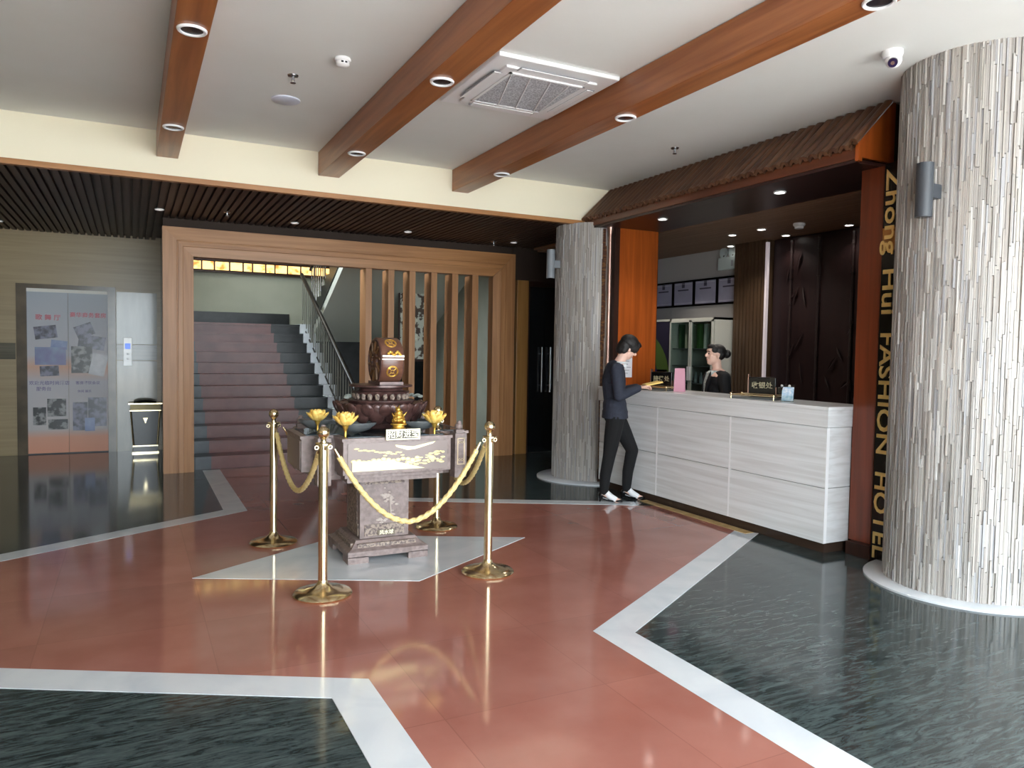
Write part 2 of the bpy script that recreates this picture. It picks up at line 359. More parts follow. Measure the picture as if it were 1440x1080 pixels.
# ------------------------------------------------------------------ ceiling beams and what is on the ceiling
for x0, x1, y0, lab in ((.21, .39, -1.4, 'brown timber ceiling beam furthest left, pointing towards the timber surround left corner'),
                        (1.66, 1.87, -1.4, 'brown timber ceiling beam in the middle, left of the air conditioner cassette'),
                        (3.09, 3.28, -1.4, 'brown timber ceiling beam between the air conditioner cassette and the reception canopy')):
    o = MB().box(x0, x1, y0, 7.595, 3.245, 3.475, bev=.004).build('ceiling_beam', wood_y)
    tag(o, lab, 'beam', 'timber ceiling beams')
def ring_lamp(label, group, loc, r, m_in, white_m=white):
    t = thing('recessed_downlight', label, 'downlight', loc, 0, group)
    MB().lathe([(r, 0), (r, -.006), (r * .93, -.012), (r * .78, -.010), (r * .74, 0)], n=28).build('trim_ring', white_m, t, True)
    MB().lathe([(r * .735, -.001), (r * .735, -.004), (r * .5, -.003), (.001, -.006)], n=24).build('lamp_face', m_in, t, True)
    return t
base = ring_lamp('unlit round downlight in the left beam, nearer the front', 'unlit downlights under the ceiling beams', (.30, 4.47, 3.2445), .078, offlamp)
for loc, lab in (((.30, 6.51, 3.2445), 'unlit round downlight near the far end of the left beam'),
                 ((1.765, 4.53, 3.2445), 'unlit round downlight in the middle beam beside the air conditioner cassette'),
                 ((1.765, 6.55, 3.2445), 'unlit round downlight near the far end of the middle beam'),
                 ((3.20, 2.49, 3.2445), 'unlit round downlight in the right beam at the top edge of the view'),
                 ((3.20, 4.56, 3.2445), 'unlit round downlight halfway along the right beam'),
                 ((3.20, 6.60, 3.2445), 'unlit round downlight near the far end of the right beam')): dup(base, loc, lab)
base = ring_lamp('small dim downlight in the dark slatted ceiling above the timber surround left corner', 'small downlights in the dark slatted ceiling', (.285, 9.30, HD - .001), .05, dimlit)
for loc, lab in (((-1.467, 11.3, HD - .001), 'small dim downlight in the dark slatted ceiling at the left edge, before the lift'),
                 ((1.775, 9.40, HD - .001), 'small dim downlight in the dark slatted ceiling above the staircase'),
                 ((3.18, 9.30, HD - .001), 'small dim downlight in the dark slatted ceiling above the timber fins'),
                 ((4.76, 9.40, HD - .001), 'small dim downlight in the dark slatted ceiling above the timber surround right corner')): dup(base, loc, lab)
base = ring_lamp('lit downlight under the canopy soffit above the standing woman', 'lit downlights around the reception', (5.08, 6.51, 2.979), .055, lightm)
for loc, lab in (((5.10, 4.90, 2.979), 'lit downlight under the canopy soffit, the one nearer the big column'),
                 ((6.55, 7.03, 2.999), 'lit downlight in the reception plank ceiling, leftmost in front of the emergency lamp'),
                 ((6.53, 6.53, 2.999), 'lit downlight in the reception plank ceiling, second from the left'),
                 ((7.10, 6.70, 2.999), 'lit downlight in the reception plank ceiling near the top of the pale light strip'),
                 ((7.10, 5.80, 2.999), 'lit downlight in the reception plank ceiling beside the right-hand wooden post'),
                 ((7.20, 7.75, 2.999), 'lit downlight in the reception plank ceiling just above the emergency lamp')): dup(base, loc, lab)
for i, (loc, e) in enumerate((((5.08, 6.51, 2.95), 14), ((5.10, 4.9, 2.95), 14), ((6.55, 7.03, 2.97), 16), ((6.53, 6.53, 2.97), 14), ((7.05, 6.7, 2.97), 5), ((7.05, 5.8, 2.97), 4), ((6.3, 8.4, 2.97), 26))):  # last spot has no fitting: unseen fill added to brighten the cabinet
    lamp('downlight_and_fill', 'SPOT', loc, e, (1, .93, .84), .04, spot=120)
t = thing('smoke_detector', 'white smoke detector on the pale ceiling left of the middle beam', 'detector', (1.271, 5.087, H))
MB().lathe([(.05, 0), (.055, -.012), (.052, -.02), (.042, -.024), (.044, -.045), (.03, -.055), (.001, -.056)], n=24).build('body', white, t, True)
MB().box(-.02, -.005, -.046, -.04, -.04, -.03).box(.005, .02, -.046, -.04, -.04, -.03).build('slot', offlamp, t)
t = thing('smoke_detector', 'white smoke detector hanging from the plank ceiling inside the reception', 'detector', (6.586, 6.03, 3.0))
MB().lathe([(.062, 0), (.066, -.014), (.06, -.03), (.05, -.034), (.046, -.06), (.001, -.064)], n=24).build('body', white, t, True)
t = thing('ceiling_speaker', 'flat pale round speaker disc on the ceiling beside the sprinkler', 'speaker', (1.089, 6.144, H))
MB().lathe([(.11, 0), (.11, -.008), (.10, -.014), (.001, -.016)], n=32).build('grille', mat('pale_disc', (206, 210, 226), .5), t, True)
def sprinkler(loc, lab):
    t = thing('fire_sprinkler', lab, 'sprinkler', loc, 0, 'ceiling sprinklers')
    MB().lathe([(.04, 0), (.036, -.008), (.012, -.012), (.010, -.035), (.001, -.036)], n=16).build('escutcheon', steel, t, True)
    MB().lathe([(.001, -.05), (.02, -.052), (.02, -.055), (.001, -.056)], n=12).cyl((-.01, 0, -.03), (-.012, 0, -.052), .003).cyl((.01, 0, -.03), (.012, 0, -.052), .003).build('deflector', steel, t)
    return t
sprinkler((1.038, 5.578, H), 'chrome sprinkler on the ceiling between the smoke detector and the speaker disc')
sprinkler((4.584, 5.718, H), 'chrome sprinkler on the ceiling right of the right-hand beam, by the canopy')
sprinkler((.97, 9.08, HD), 'tiny sprinkler on the dark slatted ceiling left of the staircase')
sprinkler((4.50, 9.50, HD), 'tiny sprinkler on the dark slatted ceiling right of the timber fins')
t = thing('dome_camera', 'white eyeball security camera on the ceiling beside the big column', 'camera', (4.309, 3.243, H))
MB().lathe([(.062, 0), (.064, -.02), (.055, -.045), (.03, -.05), (.001, -.05)], n=28).build('base', white, t, True)
MB().ball((0, -.01, -.06), .05, 20).build('eyeball', white, t, True)
d = Vector((-.75, -.45, -.62)).normalized(); c = Vector((0, -.01, -.06))
MB().cyl(c + d * .03, c + d * .053, .032, .028, 20).build('lens', lens_m, t, True)
MB().cyl(c + d * .05, c + d * .055, .012, .012, 12).build('lens_glint', steel, t)
# air conditioner cassette
t = thing('air_conditioner_cassette', 'white four-way air conditioner cassette in the ceiling between two beams', 'air conditioner', (2.6, 4.97, H))
mb = MB()
mb.box(-.47, .47, -.52, .52, -.03, 0, bev=.008); mb.box(-.36, .36, -.40, .40, -.045, -.028, bev=.006)
mb.build('panel', white, t)
mb = MB().box(-.28, .28, -.31, .31, -.052, -.044)
mb.build('intake_grille', grille, t)
mb = MB()
for k in (-.28, -.13, .03, .18): mb.cyl((k - .0, -.31, -.053), (min(k + .2, .28), .31, -.053), .005, n=6)
mb.box(-.3, -.28, -.33, .33, -.055, -.04).box(.28, .3, -.33, .33, -.055, -.04).box(-.3, .3, -.33, -.31, -.055, -.04).box(-.3, .3, .31, .33, -.055, -.04)
mb.build('grille_frame', white, t)
for a in range(4):
    q = MB().box(-.26, .26, -.43, -.375, -.05, -.044).build('louver', white, t); q.rotation_euler = (0, 0, a * PI / 2)
    if a % 2: q.location = (0, 0, 0); q.scale = (1.1, .92, 1)
    q2 = MB().box(-.27, .27, -.44, -.37, -.0455, -.043).build('slot', greyp, q)

# ------------------------------------------------------------------ stone columns (stacked slivers of stone laid upright)
def stone_column(label, loc, r, ring_r, seed, zt=H):
    rnd = random.Random(seed); t = thing('stone_column', label, 'column', loc, 0, 'round columns clad in stacked stone')
    mb = MB(); cols = []; n = int(2 * PI * r / .0115)
    pal = [(168, 164, 160), (160, 155, 150), (176, 172, 168), (150, 145, 140), (194, 191, 187), (172, 165, 158), (164, 163, 165), (172, 167, 160), (154, 147, 141)]
    for i in range(n):
        a0 = 2 * PI * i / n; a1 = 2 * PI * (i + .9) / n; z = -rnd.random() * .3
        while z < zt:
            h = rnd.uniform(.18, .5); z0 = max(z, 0.0); z1 = min(z + h - .003, zt); z += h
            if z1 - z0 < .004: continue
            ro = r + rnd.uniform(-.006, .009); ri = r - .03; v = []
            for rr in (ri, ro):
                for a in (a0, a1):
                    for zz in (z0, z1): v.append((rr * math.cos(a), rr * math.sin(a), zz))
            mb.add(v, [(4, 6, 7, 5), (0, 4, 5, 1), (2, 3, 7, 6), (0, 2, 6, 4), (1, 5, 7, 3)])
            d8 = rnd.randint(-9, 9); c = lin(tuple(x_ + d8 for x_ in rnd.choice(pal))); cols += [c] * 5
    me = bpy.data.meshes.new('cladding'); me.from_pydata(mb.v, [], mb.f)
    at = me.color_attributes.new('tone', 'FLOAT_COLOR', 'CORNER'); k = 0
    data = []
    for p, c in zip(me.polygons, cols): data += list(c) * p.loop_total
    at.data.foreach_set('color', data)
    me.materials.append(MATS.get('stacked_stone') or mat('stacked_stone', (150, 150, 150), .7, vcol=True, bump=.25, nscale=60))
    o = bpy.data.objects.new('cladding', me); COL.objects.link(o); o.parent = t
    MB().lathe([(r - .028, 0), (r - .028, zt)], n=48).build('core', mat('mortar', (84, 80, 78), .9) if 'mortar' not in MATS else MATS['mortar'], t, True)
    MB().lathe([(ring_r, 0), (ring_r, .012), (ring_r - .01, .018), (r - .02, .018)], n=72).build('base_ring', marble_w, t, True)
    return t
stone_column('huge round column of stacked stone at the right edge with a white marble ring at its foot', (5.09, 3.12, 0), .50, .63, 3)
stone_column('further round column of stacked grey stone left of the standing woman', (5.03, 7.78, 0), .45, .64, 5, zt=HD - .005)
def wall_lamp(label, loc, m):
    t = thing('wall_lamp', label, 'wall lamp', loc, 0, 'cylinder wall lamps on the columns')
    MB().lathe([(.045, -.17), (.05, -.168), (.05, .168), (.045, .17)], n=28).build('shade', m, t, True)
    MB().lathe([(.04, -.171), (.04, -.166)], n=20).lathe([(.04, .166), (.04, .1705)], n=20).build('lens', offlamp, t, True)
    MB().box(.04, .14, -.03, .03, -.045, .045, bev=.004).build('bracket', m, t)
    return t
wall_lamp('dark grey cylinder wall lamp on the big right-hand column', (4.47, 3.10, 2.60), lampgrey)
wall_lamp('pale grey cylinder wall lamp on the further column beside the glass door', (4.46, 7.82, 2.58), mat('lamp_pale', (130, 136, 142), .4))

# ------------------------------------------------------------------ timber surround of the stair and its fins
t = thing('stair_surround', 'broad golden timber frame around the staircase opening', 'door frame', (2.66, 9.9, 0))
def jamb(x_out, x_in):
    mb = MB(); s = 1 if x_in > x_out else -1
    P = [(x_out, 9.98), (x_out, 9.80), (x_out + s * .15, 9.80), (x_out + s * .155, 9.808), (x_out + s * .165, 9.808), (x_out + s * .17, 9.80), (x_out + s * .22, 9.80), (x_out + s * .225, 9.81), (x_in, 9.825), (x_in, 9.98)]
    zt = 2.94; n = len(P)
    vs = [(x_ - 2.66, y_ - 9.9, 0) for x_, y_ in P] + [(x_ - 2.66, y_ - 9.9, zt - abs(x_ - x_out)) for x_, y_ in P]
    mb.add(vs, [tuple(range(n)), tuple(range(n, 2 * n))] + [(i, (i + 1) % n, n + (i + 1) % n, n + i) for i in range(n)])
    mb.build('side_board', frame_z, t)
jamb(.33, .67); jamb(5.0, 4.655)
mb = MB(); Q = [(0, 9.98), (0, 9.80), (.15, 9.80), (.155, 9.808), (.165, 9.808), (.17, 9.80), (.22, 9.80), (.225, 9.81), (.335, 9.825), (.335, 9.98)]; n = len(Q)
vs = [(.33 + d_ - 2.66, y_ - 9.9, 2.94 - d_) for d_, y_ in Q] + [(5.0 - d_ * 1.03 - 2.66, y_ - 9.9, 2.94 - d_) for d_, y_ in Q]
mb.add(vs, [tuple(range(n)), tuple(range(n, 2 * n))] + [(i, (i + 1) % n, n + (i + 1) % n, n + i) for i in range(n)])
mb.build('head_board', frame_x, t)
ords = ['leftmost timber fin, beside the stair railing', 'second timber fin from the left, behind the wheel of the fountain', 'third timber fin from the left, in front of the hanging flower scroll',
        'fourth timber fin from the left', 'fifth timber fin from the left', 'rightmost timber fin, nearest the right side board']
for (a, b), l in zip(((2.786, 2.872), (3.097, 3.182), (3.397, 3.484), (3.713, 3.80), (4.025, 4.118), (4.335, 4.43)), ords):
    o = MB().box(a, b, -.02, .26, 0, 2.604, bev=.003).build('timber_fin', frame_z, loc=(0, 9.86, 0)); tag(o, l, 'timber fin', 'upright timber fins in the stair surround')
    bm = MB().box(a + .004, b - .004, .262, .266, .01, 2.59).build('back_edge', dark_z, o)
o = MB().box(5.07, 5.26, 9.86, 9.99, 0, 2.578, bev=.004).build('door_post', mat('yellow_wood', (156, 112, 60), .35, rgb2=(176, 130, 76), scale=(14, 14, .7), nscale=1.3)); tag(o, 'yellowish timber post beside the dark glass door', 'post')
# glass door at the back right
dr = struct(MB().box(5.26, 5.32, 9.93, 9.97, 0, 2.58).box(5.80, 5.86, 9.93, 9.97, 0, 2.58).box(5.32, 5.8, 9.93, 9.97, 2.5, 2.58), 'door_1', dark_z)
MB().box(5.32, 5.585, 9.945, 9.957, .01, 2.5).build('glass_leaf', glassd, dr); MB().box(5.592, 5.80, 9.945, 9.957, .01, 2.5).build('glass_leaf', glassd, dr)
for hx in (5.52, 5.66):
    MB().cyl((hx, 9.89, .92), (hx, 9.89, 1.6), .014).cyl((hx, 9.945, 1.02), (hx, 9.89, 1.02), .01).cyl((hx, 9.945, 1.5), (hx, 9.89, 1.5), .01).build('pull_handle', steel, dr, True)

# ------------------------------------------------------------------ staircase
t = thing('staircase', 'wide marble staircase with a dark red centre rising behind the timber surround', 'staircase', (0, 10.0, 0))
for i in range(12):
    z0, z1 = i * .16, (i + 1) * .16; y0 = i * .3; mb = MB()
    for k, (a, b) in enumerate(((.40, .70), (.70, .88), (.88, 2.12), (2.12, 2.6))):
        mb.cur = (0, 1, 2, 0)[k]
        mb.box(a, b, y0, 3.6, z0, z1 - .025); mb.box(a, b, y0 - .03, 3.6, z1 - .03, z1)
    st = mb.build('step', [stairdark, stairband, stairred], t)
    MB().box(2.6, 2.80, y0 - .035, y0 + .31, z0 - (.0 if i == 0 else .12), z1 + .012).build('string_block', marble_w, st)
MB().box(.36, 5.0, 3.6, 5.06, 1.76, 1.92).build('landing', stairdark, t)
MB().box(2.80, 4.98, 3.55, 3.62, 0, 1.76).build('under_landing_shade', stairdark, t)  # dark panel standing in for the shade under the stairs
MB().box(2.76, 2.80, 0, 3.6, -.0, .02).extr([(2.76, 0, 0), (2.76, 3.6, 0), (2.76, 3.6, 1.76), (2.76, .3, .02)], (.03, 0, 0)).build('side_panel', stairdark, t)
t = thing('upper_stair_flight', 'return flight of stairs seen from below behind the railing', 'staircase', (0, 0, 0))
mb = MB(); pts = []
y, z = 13.6, 1.92; up = [(y, z)]
for k in range(11): z += .16; up.append((y, z)); y -= .3; up.append((y, z))
yb = y
poly = [(2.85, a, b) for a, b in up] + [(2.85, yb, z - .45), (2.85, 13.6, 1.62)]
mb.extr(poly, (2.1, 0, 0)).build('flight', mat('flight_plaster', (196, 198, 186), .9), t)
mb = MB().extr([(2.83, a, b) for a, b in up] + [(2.83, yb, z - .28), (2.83, 13.6, 1.76)], (.02, 0, 0)); mb.build('stringer', stairdark, t)
# railing
t = thing('stair_railing', 'dark metal stair railing with thin pale balusters on the right of the steps', 'railing', (2.70, 10.0, 0))
rail_m = mat('baluster_metal', (120, 120, 112), .5, .6)
def nose(y_): return max(0, min(12, y_ / .3 + 1)) * .16
MB().tube([(0, -.05, .86), (0, .0, .98), (0, 3.55, nose(3.55) + .86), (0, 3.62, nose(3.55) + .9)], .034, 12).build('handrail', mat('dark_rail', (34, 30, 28), .3), t, True)
MB().tube([(0, 0, .12 + .12), (0, 3.55, nose(3.55) + .02)], .014, 8).build('bottom_rail', MATS['dark_rail'], t, True)
for k in range(24):
    y_ = .06 + k * .150; zb = .16 + y_ / .3 * .16 - .02; zt = .98 + (nose(3.55) - .12) * y_ / 3.55
    if k % 6 == 0: MB().cyl((0, y_, zb - .05), (0, y_, zt), .019, n=10).ball((0, y_, zb + .45), .024, 8).build('newel', rail_m, t, True)
    else: MB().cyl((0, y_, zb), (0, y_, zt), .0095, n=6).build('baluster', rail_m, t, True)
t = thing('upper_railing', 'short stretch of dark railing along the return flight, in front of the amber panels', 'railing', (2.83, 0, 0))
MB().tube([(0, 13.5, 2.9), (0, 12.2, 3.6)], .03, 8).build('handrail', MATS['dark_rail'], t, True)
for k in range(7):
    y_ = 13.4 - k * .17; MB().cyl((0, y_, 2.12 + k * .09), (0, y_, 2.96 + k * .09), .009, n=6).build('baluster', steel, t, True)
t = thing('amber_panel_frieze', 'row of glowing amber panels high on the stairwell wall', 'light panel', (0, 15.0, 2.95))
bd = [.62, .78, .98, 1.16, 1.38, 1.645, 1.885, 2.055, 2.295, 2.465, 2.70, 2.95, 3.22, 3.42, 3.66]
for a, b in zip(bd[:-1], bd[1:]): MB().box(a + .015, b - .015, -.012, 0, -.005, .145).build('panel', amber, t)
MB().box(.6, 3.68, .0, .02, -.02, .16).build('backing', dark_z, t)
lamp('stairwell_fill', 'POINT', (1.6, 13.0, 4.6), 30, (1, .96, .88), .3)  # unseen fill light added high in the stairwell, without a fitting
# hanging scroll behind the fins
t = thing('hanging_scroll', 'tall narrow scroll with pale flowers hanging behind the timber fins', 'wall scroll', (4.18, 11.9, 1.35))
MB().box(-.24, .24, -.01, .01, 0, 1.32).build('panel', mat('scroll_face', (84, 70, 60), .6, rgb2=(206, 208, 196), nscale=9, detail=3, lo=.46, hi=.52), t)
MB().box(-.26, .26, -.02, .02, 1.30, 1.34).box(-.26, .26, -.02, .02, -.02, .02).box(-.26, -.23, -.015, .015, 0, 1.3).box(.23, .26, -.015, .015, 0, 1.3).build('frame', dark_z, t)
mb = MB()
for k in range(9):
    cx = random.uniform(-.15, .15); cz = .1 + k * .14
    for a in range(5): mb.ball((cx + .035 * math.cos(a * 1.257), -.014, cz + .035 * math.sin(a * 1.257)), .028, 8, (1, .25, 1))
mb.build('flower', mat('pale_flower', (222, 222, 206), .6), t, True)
MB().cyl((0, 0, 1.34), (0, 0, 1.8), .004).build('cord', dark_z, t)

# ------------------------------------------------------------------ lift, call panel, bin
t = thing('lift', 'lift with two poster-covered doors in the rear left wall', 'lift', (0, 12.1, 0))
MB().box(-1.39, -1.27, -.02, .2, 0, 2.34).box(-.30, -.2, -.02, .2, 0, 2.34).box(-1.27, -.30, -.02, .2, 2.28, 2.34).build('portal', jamb_m, t)
post_m = mat('poster_print', (182, 182, 188), .45)
def grad_poster():
    nt = post_m.node_tree; N = nt.nodes; L = nt.links; b = N['Principled BSDF']; tc = N.new('ShaderNodeTexCoord'); sp = N.new('ShaderNodeSeparateXYZ'); cr = N.new('ShaderNodeValToRGB'); e = cr.color_ramp.elements
    e[0].position = .0; e[0].color = lin((224, 158, 130)); e[1].position = .10; e[1].color = lin((222, 164, 138))
    for p_, c_ in ((.15, (196, 190, 190)), (.44, (192, 190, 196)), (.53, (208, 166, 142)), (.60, (188, 186, 192)), (1.0, (168, 176, 186))):
        q = e.new(p_); q.color = lin(c_)
    dv = N.new('ShaderNodeMath'); dv.operation = 'DIVIDE'; dv.inputs[1].default_value = 2.28
    L.new(tc.outputs['Object'], sp.inputs[0]); L.new(sp.outputs['Z'], dv.inputs[0]); L.new(dv.outputs[0], cr.inputs[0]); L.new(cr.outputs[0], b.inputs['Base Color'])
grad_poster()
photo_m = [mat('photo_dark', (52, 52, 66), .3, rgb2=(128, 128, 150), nscale=14, lo=.42, hi=.6), mat('photo_blue', (96, 110, 160), .3, rgb2=(140, 156, 190), nscale=6), mat('photo_black', (28, 28, 32), .3, rgb2=(150, 150, 150), nscale=12, lo=.5, hi=.62), mat('photo_pale', (206, 206, 210), .3, rgb2=(180, 180, 186), nscale=8), mat('photo_violet', (110, 100, 150), .3, rgb2=(130, 150, 180), nscale=5)]
pink = mat('pink_print', (196, 104, 116), .4); violet = mat('violet_print', (120, 110, 150), .4)
X0, X1 = -1.27, -.30
def pu(px): return X0 + (px - 80) / 473 * (X1 - X0)
def pv(py): return 2.2 - (py - 70) / 940 * 2.2
leaves = []
for a, b in ((X0, (X0 + X1) / 2 - .002), ((X0 + X1) / 2 + .002, X1)):
    q = MB().box(a, b, .03, .06, 0, 2.28).build('door', steel, t); leaves.append(q)
    MB().box(a, b, .026, .030, 0, 2.235).build('poster', post_m, q)
PH = [(0, 185, 290, 130, 75, -8, 0), (0, 262, 362, 95, 50, 6, 1), (0, 212, 430, 180, 105, 0, 4), (0, 205, 518, 110, 60, -3, 0), (0, 245, 735, 110, 105, 0, 2), (0, 146, 785, 75, 105, 0, 2), (0, 252, 835, 115, 60, 0, 2),
      (1, 412, 275, 110, 75, -22, 0), (1, 455, 345, 160, 80, 8, 0), (1, 395, 450, 125, 160, 0, 2), (1, 495, 480, 95, 130, 12, 3), (1, 383, 790, 88, 170, 0, 0), (1, 486, 765, 112, 175, 0, 0), (1, 440, 840, 60, 80, 0, 1)]
for k, (lf, cx, cy, w_, h_, an, mi) in enumerate(PH):
    ux, uz = pu(cx), pv(cy); ww = w_ / 473 * (X1 - X0) / 2; hh = h_ / 940 * 2.2 / 2; an = math.radians(-an)
    P = [(ux + a * ww * math.cos(an) - b * hh * math.sin(an), .0255 - k * .0004, uz + a * ww * math.sin(an) + b * hh * math.cos(an)) for a, b in ((-1, -1), (1, -1), (1, 1), (-1, 1))]
    MB().extr(P, (0, .0003, 0)).build('poster_photo', photo_m[mi], leaves[lf])
for lf, cx, cy, s, m_, body in ((0, 200, 205, .085, pink, '歌 舞 厅'), (1, 435, 185, .075, pink, '豪华商务套房'), (0, 205, 590, .06, violet, '欢迎光临时尚酒店'), (0, 172, 625, .06, violet, '服务台'), (1, 430, 590, .05, violet, '客房餐饮会议'), (1, 410, 640, .04, violet, '休闲 娱乐')):
    text_mb(body, s, .0006, lambda v, ux=pu(cx), uz=pv(cy): (ux + v.x, .018 - v.z, uz + v.y)).build('poster_writing', m_, leaves[lf])
MB().box(X0, X1, .01, .03, 2.235, 2.28).build('light_strip', mat('pale_strip', (220, 218, 210), .4), t)
MB().box(X0, X1, -.01, .06, 0, .012).build('sill', lampgrey, t)
t = thing('lift_call_panel', 'narrow steel call panel with a blue display right of the lift doors', 'call panel', (-.05, 12.085, 1.23))
MB().box(-.055, .055, -.012, .004, 0, .40, bev=.003).build('plate', mat('brushed_plate', (206, 206, 206), .35, .3), t)
MB().box(-.035, .035, -.0135, -.011, .24, .32).build('display', mat('blue_display', (90, 120, 210), .3, emit=((90, 130, 230), .5)), t)
MB().cyl((0, -.02, .17), (0, -.012, .17), .016).cyl((0, -.02, .1), (0, -.012, .1), .016).build('button', white, t)
t = thing('litter_bin', 'black litter bin with brass edges against the rear wall beside the timber surround', 'bin', (.17, 11.88, 0))
def frust(z0, z1, a, b): return [(-a, -a * .55, z0), (a, -a * .55, z0), (a, a * .55, z0), (-a, a * .55, z0), (-b, -b * .55, z1), (b, -b * .55, z1), (b, b * .55, z1), (-b, b * .55, z1)]
FF = [(0, 1, 2, 3), (4, 5, 6, 7), (0, 1, 5, 4), (1, 2, 6, 5), (2, 3, 7, 6), (3, 0, 4, 7)]
MB().add(frust(.11, .60, .15, .185), FF).build('body', black, t)
mb = MB()
for sx in (-1, 1):
    for sy in (-1, 1): mb.cyl((sx * .15, sy * .0825, .11), (sx * .185, sy * .102, .60), .013, n=8)
mb.build('corner_bar', gold, t, True)
MB().box(-.17, .17, -.095, .095, .0, .018).box(-.162, .162, -.091, .091, .095, .11).build('base_trim', gold, t)
MB().box(-.155, .155, -.088, .088, .018, .095).build('base', black, t)
MB().box(-.2, .2, -.112, .112, .6, .612).box(-.215, .215, -.12, .12, .695, .71).build('collar_trim', gold, t)
MB().box(-.19, .19, -.106, .106, .612, .695).build('collar', mat('dull_gold', (120, 108, 76), .4, .5), t)
MB().lathe([(.15, 0), (.14, .02), (.08, .04), (.001, .045)], (0, 0, .71), 24, sy=.6).build('ash_lid', black, t, True)
MB().add([(-.03, -.100, .50), (.03, -.100, .50), (0, -.096, .42)], [(0, 1, 2)]).build('emblem', gold, t)

# ------------------------------------------------------------------ reception: canopy, posts, sign
t = thing('reception_canopy', 'dark wooden tiled canopy roof projecting above the reception opening', 'canopy', (0, 0, 0))
mb = MB(); A = Vector((4.77, 0, 3.10)); B = Vector((5.16, 0, 3.475)); nrm = Vector((-.69, 0, .72)); nrm = Vector((-(B.z - A.z), 0, B.x - A.x)).normalized()
Y0, Y1 = 3.87, 7.59; per = .095; k = 0; ny = int((Y1 - Y0) / per) * 8; vs = []
for i in range(ny + 1):
    y_ = Y0 + (Y1 - Y0) * i / ny; ph = (y_ / per) % 1; hh = .04 * abs(math.sin(PI * ph)) ** .7
    for q in (A - (B - A).normalized() * .03, A, A.lerp(B, .5), B): vs.append(tuple(q + nrm * hh + Vector((0, y_, 0))))
fs = [(i * 4 + j, i * 4 + j + 1, i * 4 + j + 5, i * 4 + j + 4) for i in range(ny) for j in range(3)]
n0 = len(vs); vs += [(v[0] + .02, v[1], v[2] - .02) for v in vs]
fs += [tuple(n0 + a for a in f[::-1]) for f in fs]
fs += [(i * 4, (i + 1) * 4, n0 + (i + 1) * 4, n0 + i * 4) for i in range(ny)]
mb.add(vs, fs).build('roof', canopy_x, t, True)
mb = MB()
nr = int((Y1 - Y0) / per)
for i in range(nr):
    y_ = Y0 + per * (i + .5); MB().cyl((4.735, y_, 3.085), (4.80, y_, 3.135), .02, n=10).build('eave_roll', canopy_x, t, True)
MB().box(4.78, 4.81, Y0 + .001, 7.59, 3.005, 3.085).build('eave_board', wood('eave_wood', (86, 46, 30), (112, 62, 38), 1), t)
MB().box(4.775, 4.815, Y0 - .03, Y0 + .0, 2.985, 3.10).build('end_cap', orange_z, t)
MB().extr([(4.80, Y0 - .005, 3.02), (5.20, Y0 - .005, 3.02), (5.20, Y0 - .005, 3.475), (5.16, Y0 - .005, 3.475), (4.80, Y0 - .005, 3.12)], (0, .03, 0)).build('gable_end', orange_z, t)
MB().tube([(4.76, Y0 - .0, 3.125), (5.13, Y0 - .0, 3.48)], .028, 10).build('verge_roll', canopy_x, t, True)
MB().box(4.79, 5.62, Y0, 7.59, 2.98, 3.005).build('soffit', dark_y, t)
MB().box(5.2, 5.62, Y0, 7.59, 3.005, 3.47).build('backing_board', dark_y, t)
o = MB().box(5.055, 5.30, 3.83, 4.03, .10, 2.98, bev=.004).build('wooden_post', red_z); tag(o, 'reddish wooden post at the near end of the reception counter', 'post', 'reception wooden posts')
MB().box(4.99, 5.30, 3.79, 4.0, -.10, 0).build('plinth', dark_z, o, loc=(0, 0, .10))
t = thing('wooden_post', 'glossy orange wooden side panel at the far end of the reception opening', 'post', (0, 0, 0), 0, 'reception wooden posts')
MB().box(5.055, 5.60, 7.25, 7.325, .02, 2.98).build('orange_face', orange_z, t, label='bright orange wood face'); MB().box(4.99, 5.053, 7.25, 7.325, .02, 2.98).build('dark_edge', dark_z, t)
o = MB().cyl((4.93, 7.27, 1.16), (4.93, 7.27, 2.93), .022, n=16).lathe([(.022, 2.90), (.038, 2.97), (.038, 2.98)], (4.93, 7.27, 0), 16).build('metal_rod', pinkmetal, None, True); tag(o, 'slim rose-coloured metal rod rising from the far end of the counter', 'rod')
t = thing('hotel_sign', 'tall black sign with raised gold lettering between the reception post and the big column', 'sign', (5.0, 3.70, 0))
MB().box(.0, .04, -.12, .085, .005, 2.975).build('panel', black, t)
MB().box(-.002, .0, -.12, .084, 2.33, 2.50).build('painted_reflection', mat('amber_reflection', (176, 120, 60), .4), t)  # amber patch paints an orange reflection across the sign
for body, z0, z1 in (('Zhong', 2.93, 2.30), ('Hui', 2.19, 1.86), ('FASHION', 1.72, .82), ('HOTEL', .68, .03)):
    m0 = text_mb(body, 1, .5, lambda v: (v.x, v.y, v.z)); xs = [v[0] for v in m0.v]; ys = [v[1] for v in m0.v]; w_ = max(xs) - min(xs); cx = (max(xs) + min(xs)) / 2
    sc = (z0 - z1) / w_; zc = (z0 + z1) / 2; cap = .11 / .7
    m0.v = [(-.010 + .008 * v[2], .012 - (v[1]) * cap, zc - (v[0] - cx) * sc) for v in m0.v]
    m0.build('lettering', mat('sign_gold', (246, 214, 140), .3, .6) if 'sign_gold' not in MATS else MATS['sign_gold'], t)
o = MB().box(4.88, 4.93, 7.34, 7.40, .02, 2.97).build('sign_board', mat('carved_edge', (76, 46, 34), .4, rgb2=(120, 84, 48), scale=(1, 1, 3), nscale=14, lo=.5, hi=.6)); tag(o, 'narrow dark carved board standing between the far column and the metal rod', 'board')

